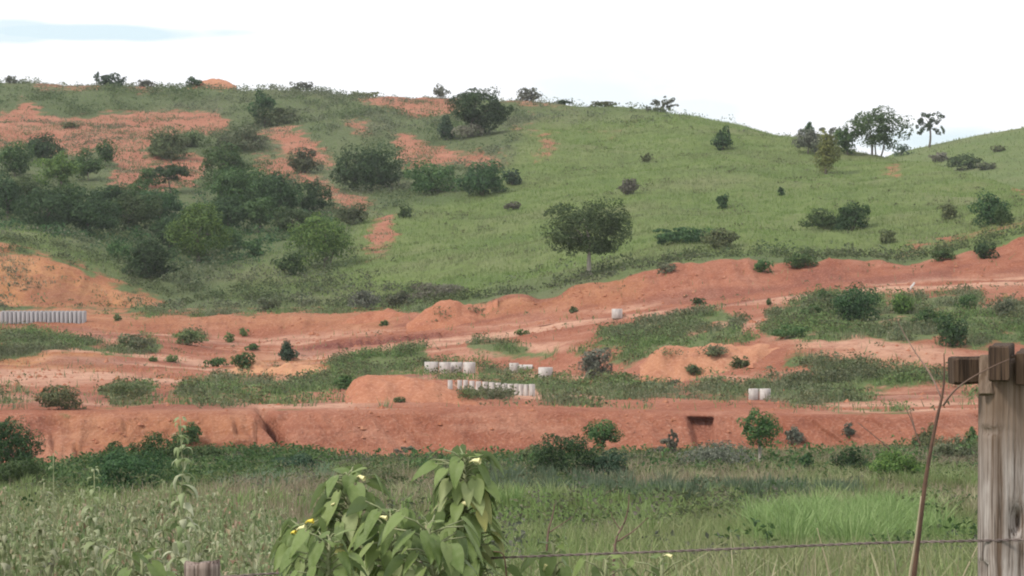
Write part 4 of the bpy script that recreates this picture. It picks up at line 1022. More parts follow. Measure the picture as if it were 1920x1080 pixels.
 (700,920,120,40,'dome','weedgreen','bush','bush','bright weedy bush behind the broad leaved plants',G_M,dict()),
 (730,940,110,44,'dome','scrub','bush','bush','dark scrub between the two tallest broad leaved plants',G_M,dict()),
 (480,884,90,42,'dome','mid','bush','bush','long green bush under the gully in the red bank',G_M,dict()),
]
for (u, v, w, h, shape, mat, name, cat, label, grp, kw) in PL:
    plant(u, v, w, h, shape, mat, name, cat, label, grp, **kw)

# ------------------------------------------------------------------ concrete pipes
def pipe_mesh(r, h, wall, mat, sides=40):
    th = np.arange(sides) / sides * 2 * math.pi; cs, sn = np.cos(th), np.sin(th)
    prof = [(r - wall, 0), (r - .012, 0), (r, .012), (r, h * .5), (r, h - .015), (r - .015, h), (r - wall + .01, h), (r - wall, h - .01), (r - wall, h * .5)]
    v = np.concatenate([np.stack([cs * a, sn * a, 0 * cs + b], -1) for a, b in prof])
    n = len(prof); i = np.arange(n)[:, None]; j = np.arange(sides)[None, :]; k = (j + 1) % sides; i2 = (i + 1) % n
    q = np.stack([i * sides + j, i * sides + k, i2 * sides + k, i2 * sides + j], -1).reshape(-1, 4)
    me = make_mesh('tmp', v, [q], mat, smooth=True)
    d = me.data; bpy.data.objects.remove(me); d.name = 'concrete_pipe'
    return d
ring_me = pipe_mesh(.58, 1.0, .09, M['concrete'])
def pipe(me, u, v, width, height, label, group, Y=None, lie=None, name='concrete_pipe', rot=0.0, tilt=0.0):
    p = ground(u, v, Y); s = p[1] / FPX
    o = bpy.data.objects.new(name, me); COL.objects.link(o)
    sc = width * s / 1.16
    o.scale = (sc, sc, height * s / 1.0)
    o.location = (p[0], p[1], p[2] - .03); o.rotation_euler = (tilt, 0, rot)
    if lie is not None:
        o.scale = (height * s / 1.16, height * s / 1.16, lie * s)
        o.rotation_euler = (math.radians(90), 0, math.radians(90 - 8)); o.location[2] += height * s * .5
    return tag(o, label, 'concrete pipe', group)
GA = 'wide concrete rings standing on the terrace'
pipe(ring_me, 809, 699, 26, 21, 'first and widest ring at the left end of the row of four', GA)
pipe(ring_me, 834.5, 699, 22, 20.5, 'second ring from the left in the row of four', GA, rot=1)
pipe(ring_me, 856.5, 699, 22, 20.5, 'third ring from the left in the row of four', GA, rot=2)
pipe(ring_me, 880, 699.5, 23, 21, 'last ring at the right end of the row of four', GA, rot=3)
pipe(ring_me, 964, 700, 18, 20, 'upright ring touching a lying pipe behind weeds', GA, rot=1.5)
pipe(ring_me, 972, 694, 0, 11, 'short pipe lying on its side against an upright ring', GA, lie=27)
pipe(ring_me, 1023, 711, 27, 23, 'single white ring alone right of the lying pipe', GA, rot=2.2)
pipe(ring_me, 1157, 596.5, 20, 18, 'white ring alone on the dirt road below the cutting', GA, rot=.7)
pipe(ring_me, 1413, 749, 19, 21, 'left ring of the touching pair on the right terrace', GA, rot=.3)
pipe(ring_me, 1434.5, 749, 21, 21, 'right ring of the touching pair on the right terrace', GA, rot=2.6)
slim_me = pipe_mesh(.58, 1.0, .11, M['concrete'], 28)
GB = 'slim concrete pipes standing in a slanting row'
ords = ['first', 'second', 'third', 'fourth', 'fifth', 'sixth', 'seventh', 'eighth', 'ninth', 'tenth', 'eleventh', 'twelfth', 'thirteenth', 'fourteenth', 'fifteenth', 'sixteenth', 'seventeenth', 'eighteenth', 'nineteenth', 'twentieth']
SL = [(844,729,9,17),(862,730,9,18),(873,732,9,20),(885,733,10,19.5),(897,734,10,19.5),(910,735,10.5,20),(922,736,10.5,20),(934,737,10.5,20),(946,738,10.5,20),(957,739,10.5,20),(968,741,8.5,22),(977,741.5,9,22),(986.5,742,9,22),(997.5,742.5,11.5,23)]
for i, (u, v, w, h) in enumerate(SL):
    lab = ords[i] + ' slim pipe from the left in the slanting row behind the red heap'
    if i == len(SL) - 1: lab = 'last slim pipe at the right end of the slanting row, clear of weeds'
    pipe(slim_me, u, v, w, h, lab, GB, rot=i)
grey_me = pipe_mesh(.58, 1.0, .12, M['greyconc'], 24)
GC = 'grey pipes packed upright on the left terrace'
GREY_Y = float(np.mean([ground(u, 606)[1] for u in range(4, 160, 12)])); GREY_Z = float(np.mean([ground(u, Y=GREY_Y)[2] for u in range(4, 160, 12)])) - .06
for i in range(20):
    u = 3.5 + i * 8.05
    lab = (ords[i] + ' grey pipe from the photo edge in the packed row on the left terrace') if i < 19 else 'last grey pipe at the free right end of the packed row'
    o = pipe(grey_me, u, 606.0, 6.9, 22.5, lab, GC, rot=i * .7); o.location[1] = GREY_Y; o.location[0] = GREY_Y * (u - 960) / FPX; o.location[2] = GREY_Z
for i in range(20):
    u = 7.5 + i * 7.95
    p0 = ground(3.5 + i * 8.05, 606.0)
    pipe(grey_me, u, None, 7.2, 23.5, 'grey pipe standing in the rear rank, seen only through gaps of the front rank', 'rear rank of grey pipes', Y=GREY_Y + .5, rot=i).location[2] = GREY_Z + .03
# white marker stake on the slope
p = ground(1706, 545); s = p[1] / FPX
T = Geo(); T.tube([[0, 0, -.1], [.1, 0, .3], [9 * s, 0, 15 * s]], [2.2 * s, 2.1 * s, 1.9 * s], 8)
o = T.build('marker_stake', M['concrete']); o.location = p; tag(o, 'thin white leaning stake beside the road at the right', 'stake')
P = np.array([ground(u, v) for u, v in [(1340 + rng.normal(0, 22), 664 + rng.normal(0, 5)) for _ in range(16)] + [(1385 + rng.normal(0, 10), 690 + rng.normal(0, 4)) for _ in range(7)] + [(1250 + rng.normal(0, 16), 668 + rng.normal(0, 5)) for _ in range(10)] + [(1300 + rng.normal(0, 12), 698 + rng.normal(0, 3)) for _ in range(6)]])
undergrowth('weeds', P, .7, .2, M['weedgreen'], 'weeds sprouting on the broad orange earth heap', 12, .35, 'weeds')
P = np.array([ground(u, v) for u, v in [(830 + rng.normal(0, 9), 592 + rng.normal(0, 7)) for _ in range(10)] + [(895 + rng.normal(0, 12), 584 + rng.normal(0, 5)) for _ in range(8)]])
undergrowth('weeds', P, .7, .22, M['scrub'], 'weeds sprouting on the pointed red spur', 12, .35, 'weeds')
# weeds in front of the slanting pipes
P = np.array([ground(u, v) for u, v in zip(rng.uniform(868, 960, 120), rng.uniform(743, 750, 120))])
undergrowth('weeds', P, .85, .2, M['weedgreen'], 'weeds in front of the slim pipes', 14, .3, 'weeds')
P = np.array([ground(u, v) for u, v in zip(rng.uniform(972, 1010, 18), rng.uniform(700, 706, 18))])
undergrowth('weeds', P, .7, .2, M['weedgreen'], 'weeds hiding the lying pipe', 14, .3, 'weeds')

# ------------------------------------------------------------------ fence: weathered post, low post, wire
def wood_mat(name, pale, mid, brown, top_z):
    m, nt, out = new_mat(name)
    t = N(nt, 'ShaderNodeTexCoord'); mp = N(nt, 'ShaderNodeMapping'); mp.inputs['Scale'].default_value = (42, 42, 1.5)
    nt.links.new(t.outputs['Object'], mp.inputs[0])
    f = noise(nt, mp.outputs[0], 1.0, 6, .62, .3)
    mp2 = N(nt, 'ShaderNodeMapping'); mp2.inputs['Scale'].default_value = (95, 95, 3.5); nt.links.new(t.outputs['Object'], mp2.inputs[0])
    f2 = noise(nt, mp2.outputs[0], 1.0, 5, .6)
    f3 = noise(nt, t.outputs['Object'], 5.0, 4)
    c = ramp(nt, f, [(.36, brown), (.45, mid), (.54, pale), (.8, tuple(min(1, x * 1.15) for x in pale))])
    c = mixc(nt, maprange(nt, f2, .48, .36, 0, .9), c, tuple(x * .35 for x in brown))
    c = mixc(nt, maprange(nt, f3, .5, .72, 0, .5), c, brown)
    if top_z is not None:      # the head of the post is browner wood
        sp = N(nt, 'ShaderNodeSeparateXYZ'); nt.links.new(t.outputs['Object'], sp.inputs[0])
        h = mth(nt, 'ADD', sp.outputs[2], mth(nt, 'MULTIPLY', mth(nt, 'SUBTRACT', f, .5), .35))
        c = mixc(nt, maprange(nt, h, top_z - .36, top_z - .16, 0, .85), c, mixc(nt, f, (.07, .045, .03), (.26, .18, .12)))
    p = N(nt, 'ShaderNodeBsdfPrincipled'); p.inputs['Roughness'].default_value = .85; p.inputs['Specular IOR Level'].default_value = .2
    nt.links.new(c, p.inputs['Base Color'])
    bm = N(nt, 'ShaderNodeBump'); bm.inputs['Strength'].default_value = .8; bm.inputs['Distance'].default_value = .012
    nt.links.new(mth(nt, 'ADD', f, f2), bm.inputs['Height']); nt.links.new(bm.outputs[0], p.inputs['Normal'])
    nt.links.new(p.outputs[0], out.inputs['Surface']); return m
M['postwood'] = wood_mat('weathered_wood', (.42, .375, .345), (.27, .225, .195), (.12, .082, .058), 1.52)
M['beamwood'] = wood_mat('brown_wood', (.105, .068, .044), (.068, .043, .029), (.035, .023, .016), None)
M['hole'] = simple_mat('rotten_wood', (.03, .018, .012), (.09, .05, .03), 30.0)
PY = 9.0; pu = 1906.0; ps = PY / FPX
def fence_post():
    base = ground(pu, Y=PY); bz = base[2]
    root = empty('fence_post', base, 'weathered grey wooden fence post with brown crossed beam ends on top', 'fence post')
    topz = at(0, 676, PY)[2] - bz
    nz_, na = 150, 72
    zz = np.linspace(-.15, topz, nz_); th = np.arange(na) / na * 2 * math.pi
    R = 68 * ps
    V = np.zeros((nz_, na, 3))
    for i, z in enumerate(zz):
        vv = 540 + (EYE - (z + bz)) / ps
        ct, st = np.cos(th), np.sin(th)
        rr = R / (np.abs(ct) ** 3.2 + np.abs(st) ** 3.2) ** (1 / 3.2)
        rr = rr * (1 + .10 * fbm(th * 3.2 + 9, 0 * th + z * .8, 71, 3) + .035 * vnoise(th * 9, 0 * th + z * 1.3, 72) - .09 * np.clip(vnoise(th * 16, 0 * th + z * .7, 74) - .22, 0, 1))
        rr = rr * (1 + .02 * math.sin(z * 3))
        # old notch with a curled lip, and the step near the foot
        rr = rr * (1 - .12 * math.exp(-((vv - 806) / 4.0) ** 2) * np.exp(-((th - 3.6) / .5) ** 2)) * (1 + .06 * math.exp(-((vv - 795) / 6.0) ** 2) * np.exp(-((th - 3.5) / .5) ** 2))
        if vv > 1050: rr = rr * (1 - .17 * np.exp(-((th - 3.3) / .45) ** 4))
        # knot hole in the face
        da = (th - 4.55 + math.pi) % (2 * math.pi) - math.pi
        rr = rr * (1 - .35 * np.exp(-(da / .14) ** 2 - ((vv - 972) / 24.0) ** 2))
        V[i] = np.stack([rr * ct, rr * st, 0 * th + z], -1)
    # sloping weathered head
    V[-1, :, 2] += .015 * np.cos(th); 
    v = V.reshape(-1, 3); i = np.arange(nz_ - 1)[:, None]; j = np.arange(na)[None, :]; k = (j + 1) % na
    q = np.stack([i * na + j, i * na + k, (i + 1) * na + k, (i + 1) * na + j], -1).reshape(-1, 4)
    v = np.vstack([v, [[0, 0, topz + .01]]]); t = np.array([[(nz_ - 1) * na + a, (nz_ - 1) * na + (a + 1) % na, nz_ * na] for a in range(na)])
    make_mesh('shaft', v, [q, t], M['postwood'], root, smooth=True)
    # dark rotten lining of the knot hole
    G = Geo()
    n = 16; a = np.arange(n) / n * 2 * math.pi
    cx = (1890 - pu) * ps; czh = EYE - (972 - 540) * ps - bz
    ring = lambda sc, y: np.stack([cx + np.cos(a) * 8 * ps * sc, 0 * a + y, czh + np.sin(a) * 26 * ps * sc], -1)
    yf = -R * .80
    vv = np.vstack([ring(1, yf - .012), ring(.75, yf + .006), ring(.3, yf + .02)])
    qq = [[r * n + m, r * n + (m + 1) % n, (r + 1) * n + (m + 1) % n, (r + 1) * n + m] for r in range(2) for m in range(n)]
    # beams
    def beam(p0, p1, wy, hz, cham, roll=0.0):
        p0, p1 = np.array(p0), np.array(p1); d = (p1 - p0); L = np.linalg.norm(d); d /= L
        up = np.array([0, 0, 1.]); sd = np.cross(d, up); sd /= np.linalg.norm(sd); up = np.cross(sd, d)
        c = cham
        sec = [(-.5, -.5 + c), (-.5 + c, -.5), (.5 - c, -.5), (.5, -.5 + c), (.5, .5 - c), (.5 - c, .5), (-.5 + c, .5), (-.5, .5 - c)]
        ts = np.array([0, .012 / L, .2, .4, .6, .8, 1 - .012 / L, 1]); m = len(sec); vs = []
        for ti, tt in enumerate(ts):
            f = .93 if ti in (0, len(ts) - 1) else 1 + .03 * math.sin(tt * 9 + p0[0] * 50)
            for (a_, b_) in sec: vs.append(p0 + d * L * tt + sd * a_ * wy * f + up * b_ * hz * f)
        n_ = len(ts); q_ = [[r * m + s_, r * m + (s_ + 1) % m, (r + 1) * m + (s_ + 1) % m, (r + 1) * m + s_] for r in range(n_ - 1) for s_ in range(m)]
        vs += [p0, p1]; t_ = [[(s_ + 1) % m, s_, n_ * m] for s_ in range(m)] + [[(n_ - 1) * m + s_, (n_ - 1) * m + (s_ + 1) % m, n_ * m + 1] for s_ in range(m)]
        g = Geo(); g.add(vs, q_, t_); return g
    X = lambda u, v, y: np.array([(y) * (u - 960) / FPX - base[0], y - PY, EYE - y * (v - 540) / FPX - bz])
    b = beam(X(1783, 695, PY + .03), X(1990, 690, PY + .05), .10, 52 * ps, .10).build('rail', M['beamwood'], root, smooth=False); b['label'] = 'brown beam end pointing left'
    b = beam(X(1873, 682, PY - .20), X(1885, 672, PY + .5), 38 * ps, 64 * ps, .06).build('rail', M['beamwood'], root, smooth=False); b['label'] = 'brown beam end facing the viewer'
    b = beam(X(1921, 692, PY - .16), X(1930, 682, PY + .4), 34 * ps, 60 * ps, .06).build('rail', M['beamwood'], root, smooth=False); b['label'] = 'dark beam end at the photo edge'
    # grey shoulder piece
    b = beam(X(1852, 668, PY - .05), X(1850, 740, PY - .09), .05, 20 * ps, .2).build('wedge', M['postwood'], root, smooth=False)
fence_post()
def low_post():
    Y0 = 11.0; u0 = 379; s0 = Y0 / FPX; base = ground(u0, Y=Y0)
    topz = at(0, 1054, Y0)[2] - base[2]
    na = 40; th = np.arange(na) / na * 2 * math.pi; zz = np.linspace(-.15, topz, 40)
    V = []
    for z in zz:
        ct, st = np.cos(th), np.sin(th)
        rr = 33 * s0 / (np.abs(ct) ** 3 + np.abs(st) ** 3) ** (1 / 3)
        rr = rr * (1 + .08 * fbm(th * 3, 0 * th + z, 81, 3) - .16 * np.exp(-((th - 4.35) / .09) ** 2))
        V.append(np.stack([rr * ct, rr * st, 0 * th + z + (z == zz[-1]) * vnoise(th * 4, th * 0, 5) * .025], -1))
    v = np.concatenate(V); n = len(zz); i = np.arange(n - 1)[:, None]; j = np.arange(na)[None, :]; k = (j + 1) % na
    q = np.stack([i * na + j, i * na + k, (i + 1) * na + k, (i + 1) * na + j], -1).reshape(-1, 4)
    v = np.vstack([v, [[0, 0, topz - .004]]]); t = np.array([[(n - 1) * na + a, (n - 1) * na + (a + 1) % na, n * na] for a in range(na)])
    o = make_mesh('fence_post', v, [q, t], M['postwood2'], smooth=True); o.location = base
    tag(o, 'short sawn off wooden fence post with a cracked top among the weeds', 'fence post')
M['postwood2'] = wood_mat('brownish_weathered_wood', (.34, .27, .235), (.23, .175, .15), (.11, .075, .06), None)
low_post()
def wire():
    W = [(2300,1004,8.6),(1920,1012,8.84),(1906,1012.5,8.84),(1640,1018,9.2),(1280,1033,9.75),(1000,1043,10.1),(860,1049,10.3),(640,1067,10.6),(379,1084,10.86),(-200,1110,11.6)]
    uu = np.linspace(-200, 2300, 500); ws = sorted(W)
    vv = np.interp(uu, [w[0] for w in ws], [w[1] for w in ws]); yy = np.interp(uu, [w[0] for w in ws], [w[2] for w in ws])
    k = np.ones(25) / 25; vv = np.convolve(np.pad(vv, 12, mode='edge'), k, mode='valid'); yy = np.convolve(np.pad(yy, 12, mode='edge'), k, mode='valid')
    p = np.stack([yy * (uu - 960) / FPX, yy, EYE - yy * (vv - 540) / FPX], -1)
    T = Geo(); ph = np.arange(500) * .9
    for a in (0, math.pi):
        o = np.stack([0 * ph, np.cos(ph + a), np.sin(ph + a)], -1) * .0026
        T.tube(p + o, .0026, 6)
    tag(T.build('fence_wire', M['wire']), 'rusty twisted fence wire strung across the foreground', 'wire')
wire()

# ------------------------------------------------------------------ broad leaved plants and weeds near the fence
def leaf_patch(base, d, length, width, droop, fold, roll=0.0):
    """a heart shaped leaf: base point, outward direction d, drooping"""
    nl, nw = 9, 7
    t = np.linspace(0, 1, nl); d = np.array(d, float); d /= np.linalg.norm(d)
    side = np.cross(d, [0, 0, 1.]); side /= np.linalg.norm(side) + 1e-9
    up = np.cross(side, d)
    side, up = side * math.cos(roll) + up * math.sin(roll), up * math.cos(roll) - side * math.sin(roll)
    prof = np.sin(np.pi * t ** .62) ** .8 * (1 - .25 * t); prof[0] = .25; prof[-1] = .02
    v = []
    for i in range(nl):
        ang = droop * t[i]
        # arc along the midrib bending downwards
        c = base + d * (length * (math.sin(ang) / max(droop, .01) if droop > .01 else t[i])) - np.array([0, 0, 1.]) * length * ((1 - math.cos(ang)) / max(droop, .01))
        for j in range(nw):
            s = (j / (nw - 1) - .5) * 2
            back = -d * length * .10 * (s * s) * (1 - t[i]) * 1.4
            wob = .02 * length * math.sin(5 * t[i] + 3 * s)
            v.append(c + side * s * width * .5 * prof[i] + up * (abs(s) * fold * width * .5 * prof[i] + wob) + back)
    q = [[i * nw + j, i * nw + j + 1, (i + 1) * nw + j + 1, (i + 1) * nw + j] for i in range(nl - 1) for j in range(nw - 1)]
    return v, q
def broad_plant(u, vtop, Y, label, nleaf0, spread, seed, flowers=(), ulean=0, lsize=1.0, name='broad_leaved_plant', depth=230, yellow=()):
    g = np.random.default_rng(seed); base = ground(u, Y=Y); s = Y / FPX; nleaf = int(nleaf0 * 3.0)
    root = empty(name, base, label, 'plant', 'broad leaved plants by the fence')
    top = at(u + ulean, vtop, Y) - base
    t = np.linspace(0, 1, 12)[:, None]
    path = top * t + np.sin(t * 3.0) * np.array([[g.normal(0, .02), g.normal(0, .02), 0]])
    S = Geo(); S.tube(path, np.linspace(.016, .006, 12), 8)
    L = Geo(); h = top[2]; lo = max(.1, 1 - depth * s / h)
    for k in range(nleaf):
        f = 1 - (1 - lo) * (k / nleaf) ** 1.05
        p = np.array([np.interp(f, t[:, 0], path[:, c]) for c in range(3)])
        a = k * 2.4 + g.normal(0, .35)
        young = k < 4
        pet = (0.025 if young else g.uniform(.04, .12)) * spread
        d = np.array([math.cos(a), math.sin(a) * .8, g.uniform(.1, .7)])
        e = p + d / np.linalg.norm(d) * pet
        S.tube([p, (p + e) / 2 + np.array([0, 0, .01]), e], [.0035, .003, .0025], 5)
        ln = (g.uniform(.05, .08) if young else g.uniform(.05, .112)) * lsize
        v, q = leaf_patch(e, [d[0], d[1], g.uniform(-1.5, -.2) if not young else g.uniform(.1, .7)], ln, ln * g.uniform(.66, .85), g.uniform(.6, 1.3), g.uniform(.05, .4), g.normal(0, .4))
        L.add(v, q)
    S.build('stem', M['stem'], root); L.build('leaves', M['bigleaf'], root)
    for (fu, fv, fm, fl) in flowers:
        fl = fl * .8
        c = at(fu, fv, Y - .09) - base
        F = Geo(); d = np.array([g.normal(.6, .3), -.3, g.uniform(-.3, .4)]); d /= np.linalg.norm(d)
        a = np.cross(d, [0, 0, 1.]); a /= np.linalg.norm(a); b = np.cross(a, d)
        n = 10; th = np.arange(n) / n * 2 * math.pi; V = []
        for (l, r) in ((-.5, .15), (-.2, .30), (.2, .34), (.5, .48)):
            V.append(c + d * l * fl * s + (np.cos(th)[:, None] * a + np.sin(th)[:, None] * b) * r * fl * s * .8 * (1 + .15 * np.cos(th * 5)[:, None]))
        V = np.concatenate(V); Q = [[i * n + m, i * n + (m + 1) % n, (i + 1) * n + (m + 1) % n, (i + 1) * n + m] for i in range(3) for m in range(n)]
        F.add(V, Q); F.tube([c - d * .5 * fl * s, c - d * .9 * fl * s + np.array([0, .03, -.01])], [.003, .003], 5)
        F.build('flower', M[fm], root)
    return root
broad_plant(652, 892, 10.0, 'tall broad leaved plant with pale stem and cream flower, left of the tallest', 30, 1.0, 301, [(678, 895, 'flower', 17), (625, 945, 'flower', 8)], lsize=1.0)
broad_plant(868, 858, 10.2, 'tallest broad leaved plant with cream flower at its tip', 34, 1.0, 302, [(893, 864, 'flower', 20), (872, 944, 'flower', 20)], ulean=4, lsize=1.02)
broad_plant(735, 962, 9.8, 'broad leaved plant with white buds between the two tallest', 26, 1.05, 303, [(720, 970, 'flower', 15), (738, 985, 'flower', 14)])
broad_plant(575, 985, 9.9, 'broad leaved plant with bright yellow flowers at the left of the clump', 22, 1.0, 304, [(582, 977, 'yflower', 15), (566, 990, 'flower', 18), (551, 998, 'yflower', 13)])
broad_plant(800, 985, 9.6, 'lower broad leaved plant crowding the stem of the tallest', 22, 1.1, 305, [])
broad_plant(620, 1010, 9.5, 'lowest leafy plant in front of the pale stem', 18, 1.0, 306, [])
broad_plant(690, 1020, 10.5, 'leafy plant deep inside the broad leaved clump', 16, 1.1, 316, [])
broad_plant(905, 1018, 10.4, 'low broad leaved plant at the right of the clump', 14, 1.0, 307, [])
broad_plant(1035, 1018, 10.3, 'low broad leaved plant poking over the wire right of the clump', 12, .9, 308, [(1022, 1062, 'flower', 10)], lsize=.9)
broad_plant(1140, 1050, 10.2, 'small plant just under the wire with one curled leaf', 10, .9, 309, [], lsize=.8)
broad_plant(1240, 1046, 10.2, 'small plant under the wire with a pale yellow bud', 11, .9, 310, [(1255, 1042, 'flower', 14)], lsize=.85)
broad_plant(265, 1040, 10.6, 'low broad leaved plant beside the sawn off post', 12, 1.1, 311, [], lsize=1.0)
def tall_weed(u, vtop, Y, label, seed, name='tall_weed', node=24, leaf=.062, lo_v=1120, mat='paleleaf'):
    g = np.random.default_rng(seed); base = ground(u, Y=Y); s = Y / FPX
    root = empty(name, base, label, 'weed', 'tall weed stalks on the left')
    top = at(u, vtop, Y) - base; n = 24; t = np.linspace(0, 1, n)[:, None]
    path = top * t + np.cumsum(g.normal(0, .004, (n, 3)), 0) * np.array([1, 1, 0]); path -= (path[-1] - top) * t
    S = Geo(); S.tube(path, np.linspace(.008, .002, n), 6); L = Geo()
    v = vtop
    while v < lo_v:
        f = 1 - (v - vtop) * s / top[2]
        if f < .05: break
        p = np.array([np.interp(f, t[:, 0], path[:, c]) for c in range(3)])
        a = g.uniform(0, 6.28); sz = leaf * (.45 + .75 * min(1, (v - vtop) / 140))
        for m in range(g.integers(3, 6)):
            b = a + m * 6.28 / 3 + g.normal(0, .4)
            d = np.array([math.cos(b), math.sin(b), g.uniform(.1, 1.0)])
            e = p + d * .012
            vv, q = leaf_patch(e, d, sz * g.uniform(.8, 1.4), sz * g.uniform(.35, .6), g.uniform(1.2, 2.6), .3, g.normal(0, .4)); L.add(vv, q)
        v += node * g.uniform(.55, 1.1)
    S.build('stem', M['stem'], root); L.build('leaves', M[mat], root)
tall_weed(338, 785, 11.2, 'tallest slender weed stalk with hanging leaves in front of the red bank', 401, leaf=.075, node=26)
tall_weed(176, 880, 11.6, 'slender weed stalk with pale tip before the large dark bush', 402)
tall_weed(100, 850, 11.9, 'very thin weed stalk rising over the bare patch at the left', 403, leaf=.034, node=44)
tall_weed(82, 905, 11.4, 'leafy weed stalk with yellowing leaves near the left edge', 404)
tall_weed(6, 925, 11.4, 'weed stalk cut by the left photo edge', 405)
tall_weed(305, 905, 12.4, 'shorter weed stalk just left of the tallest one', 406)
tall_weed(372, 935, 12.0, 'weed stalk right of the tallest one with grey leaves', 407)
tall_weed(450, 1000, 11.5, 'low weed stalk with pale tip left of the broad leaved plants', 408)
for i_, (u_, v_, y_, l_) in enumerate([
    (38, 962, 12.2, 'bushy weed stalk near the left edge between two taller ones'),
    (132, 938, 11.8, 'weed stalk just left of the pale tipped one'),
    (215, 955, 12.6, 'weed stalk just right of the pale tipped one'),
    (262, 925, 12.0, 'weed stalk midway between the pale tipped and the tallest stalk'),
    (410, 975, 12.4, 'weed stalk standing behind the sawn off post'),
    (500, 1005, 12.2, 'short weed stalk touching the left side of the broad leaved clump'),
    (455, 948, 14.0, 'lean weed stalk rising well above the weeds left of the clump'),
    (60, 1000, 10.8, 'short leafy weed stalk low in the left corner')]):
    tall_weed(u_, v_, y_, l_, 420 + i_, leaf=.058)
def weed_thicket():
    L = Geo(); S = Geo(); Ld = Geo(); g = np.random.default_rng(500)
    for k in range(1400):
        u = g.uniform(-320, 540) if k % 6 else g.uniform(-320, 980)
        Y = g.uniform(11.5, 32); vtop = 1085 - 175 * g.random() ** 1.6 + max(0, (u - 470)) * .10
        base = ground(u, Y=Y); top = at(u, vtop, Y)
        if top[2] - base[2] < .25: continue
        n = 6; t = np.linspace(0, 1, n)[:, None]
        path = base * (1 - t) + top * t + np.sin(t * 3) * np.array([[g.normal(0, .05), g.normal(0, .05), 0]])
        S.tube(path, np.linspace(.006, .0016, n), 4, cap=False)
        f = 1.0; H = top[2] - base[2]; big = g.random() < .15; dry = g.random() < .10
        while f > .25 and (1 - f) * H < .7:
            p = np.array([np.interp(f, t[:, 0], path[:, c]) for c in range(3)])
            for m in range(3):
                a = g.uniform(0, 6.28); d = np.array([math.cos(a), math.sin(a), g.uniform(-1.6, .9)]); d /= np.linalg.norm(d)
                sz = g.uniform(.022, .055) * (1.5 if big else 1) * (.5 + .5 * min(1, (1 - f) * H / .2))
                sd = np.cross(d, [0, 0, 1.]); sd /= np.linalg.norm(sd) + 1e-6
                b = p + d * .012; mid = b + d * sz * .5; tip = b + d * sz * .8 - np.array([0, 0, sz * g.uniform(.3, 1.1)])
                w = sz * g.uniform(.16, .34)
                (Ld if dry and g.random() < .5 else L).add([b, mid + sd * w, tip, mid - sd * w], [[0, 1, 2, 3]])
            f -= g.uniform(.018, .042) / H
    tag(L.build('weeds', M['weedleaf'], None, smooth=False), 'thicket of pale leafy weeds in the left foreground', 'weeds', kind='stuff')
    tag(Ld.build('weeds', M['dryleaf'], None, smooth=False), 'withered brown leaves among the left foreground weeds', 'weeds', kind='stuff')
    tag(S.build('weed_stems', M['stem'], None), 'thin brown weed stems of the left foreground thicket', 'weeds', kind='stuff')
weed_thicket()
# dry stalk before the post
def stalk(name, label, paths, mat, cat='dry stalk', group=None):
    T = Geo(); b0 = None
    for pts, r0, r1 in paths:
        p = np.array([at(*q) for q in pts]); 
        if b0 is None: b0 = p[0].copy()
        t = np.linspace(0, 1, len(p)); tt = np.linspace(0, 1, max(12, len(p) * 4))
        p = np.stack([np.interp(tt, t, p[:, c]) for c in range(3)], -1)
        if len(p) > 8:
            q = p.copy(); q[2:-2] = (p[:-4] + p[1:-3] + p[2:-2] + p[3:-1] + p[4:]) / 5; p = q
        T.tube(p - b0, np.linspace(r0, r1, len(p)), 7)
    o = T.build(name, M[mat]); o.location = b0
    return tag(o, label, cat, group)
stalk('dry_stalk', 'long dark brown dry stalk leaning in front of the meadow beside the post',
      [([(1700,1200,8.5),(1713,1080,8.5),(1730,940,8.5),(1738,880,8.5),(1757,780,8.5),(1768,740,8.5),(1771,700,8.5),(1770,662,8.5)], .0095, .0017)], 'drystem')
stalk('dry_stalk', 'pale straw stalk hugging the lower part of the dark brown stalk', [([(1695,1200,8.47),(1704,1085,8.47),(1716,1020,8.47),(1727,930,8.48)], .006, .002)], 'straw')
stalk('dry_twig', 'thin pale twig crossing in front of the beam ends', [([(1769,760,8.5),(1782,740,8.45),(1805,718,8.4),(1850,692,8.35),(1893,673,8.3)], .0035, .0015)], 'deadtwig', 'twig')
stalk('dry_twig', 'fine arching twig reaching up left from the dark stalk', [([(1765,746,8.5),(1745,700,8.6),(1715,660,8.7),(1692,620,8.8),(1681,598,8.8)], .0025, .001)], 'deadtwig', 'twig')
stalk('dry_twig', 'forked reddish twig left of the dark stalk on the red bank', [([(1726,836,8.8),(1716,808,8.8),(1706,780,8.8),(1690,752,8.8)], .0025, .001), ([(1716,808,8.8),(1712,790,8.8),(1706,770,8.8)], .002, .001)], 'deadtwig', 'twig')
stalk('dry_twig', 'fine slanting twig over the red bank right of the grey tufts', [([(1668,842,8.9),(1645,822,8.9),(1608,792,8.9)], .002, .001)], 'deadtwig', 'twig')
stalk('dry_twig', 'bare brown branching twig in the middle of the meadow', [([(1150,1100,12),(1152,1010,12),(1170,985,12),(1178,955,12),(1180,928,12)], .006, .0018), ([(1158,1015,12),(1190,995,12),(1215,970,12)], .004, .0015), ([(1165,995,12),(1150,975,12),(1145,960,12)], .003, .0012), ([(1150,1020,12),(1165,1050,12),(1172,1060,12)], .003, .0015)], 'deadtwig', 'twig')
stalk('dry_twig', 'straight brown twig right of the broad leaved clump', [([(1024,1080,12),(1026,1000,12),(1036,970,12),(1040,945,12)], .006, .002), ([(1027,1000,12),(1050,985,12),(1075,968,12)], .003, .0012)], 'deadtwig', 'twig')
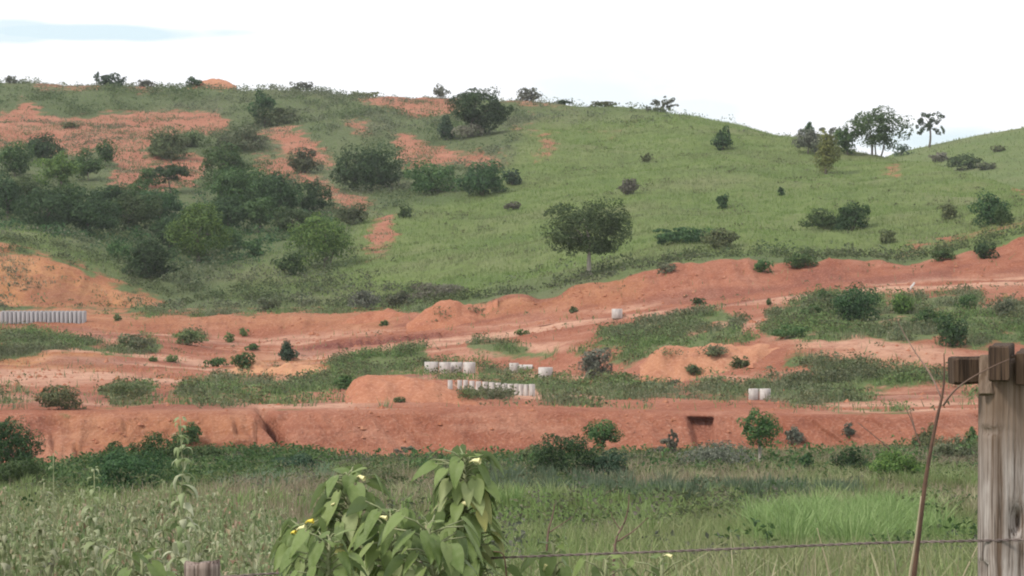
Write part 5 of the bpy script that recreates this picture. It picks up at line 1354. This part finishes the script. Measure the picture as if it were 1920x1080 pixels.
stalk('dry_stalk', 'thin black bent stalk below the wire right of the clump', [([(952,1120,9.9),(949,1070,9.9),(945,1036,9.9),(925,1034,9.9)], .003, .002)], 'drystem')
stalk('dry_stalk', 'dry straw stem leaning left of the long dark stalk', [([(1562,1120,14),(1552,1060,14),(1540,1020,14),(1532,990,14)], .005, .002)], 'straw')
stalk('dry_stalk', 'short straw stem leaning against the foot of the post', [([(1790,1120,10),(1812,1066,10),(1835,1020,10)], .004, .0015)], 'straw')
gs = np.random.default_rng(600)
Pn = np.array([ground(u, Y=y) for u, y in zip(gs.uniform(1050, 2050, 900), gs.uniform(11, 24, 900))])
hh = np.array([max(.2, at(0, v, p[1])[2] - p[2]) for p, v in zip(Pn, gs.uniform(1045, 1110, 900))])
blades('grass', Pn, hh, gs.uniform(.006, .012, 900), M['straw'], .12, 'pale dry grass stems standing near the fence at the right', 2)
Pn = np.array([ground(u, Y=y) for u, y in zip(gs.uniform(500, 2050, 6000), gs.uniform(13, 32, 6000))])
hh = np.array([max(.2, at(0, v, p[1])[2] - p[2]) for p, v in zip(Pn, gs.uniform(1040, 1120, 6000))])
blades('grass', Pn, hh, gs.uniform(.008, .018, 6000), M['lushgrass'], .22, 'green grass standing behind the fence wire', 2)

# ------------------------------------------------------------------ humid air over the valley
def haze():
    m, nt, out = new_mat('humid_air')
    v = N(nt, 'ShaderNodeVolumePrincipled')
    v.inputs['Color'].default_value = (.93, .96, 1.0, 1); v.inputs['Density'].default_value = .00010; v.inputs['Anisotropy'].default_value = .2
    nt.links.new(v.outputs[0], out.inputs['Volume'])
    x, y0, y1, z0, z1 = 1700, -30, 1640, -28, 75
    V = [(-x, y0, z0), (x, y0, z0), (x, y1, z0), (-x, y1, z0), (-x, y0, z1), (x, y0, z1), (x, y1, z1), (-x, y1, z1)]
    o = make_mesh('haze', V, [np.array([[0, 3, 2, 1], [4, 5, 6, 7], [0, 1, 5, 4], [1, 2, 6, 5], [2, 3, 7, 6], [3, 0, 4, 7]])], m)
    o['kind'] = 'stuff'; o['label'] = 'thin pale humid haze over the valley'
haze()
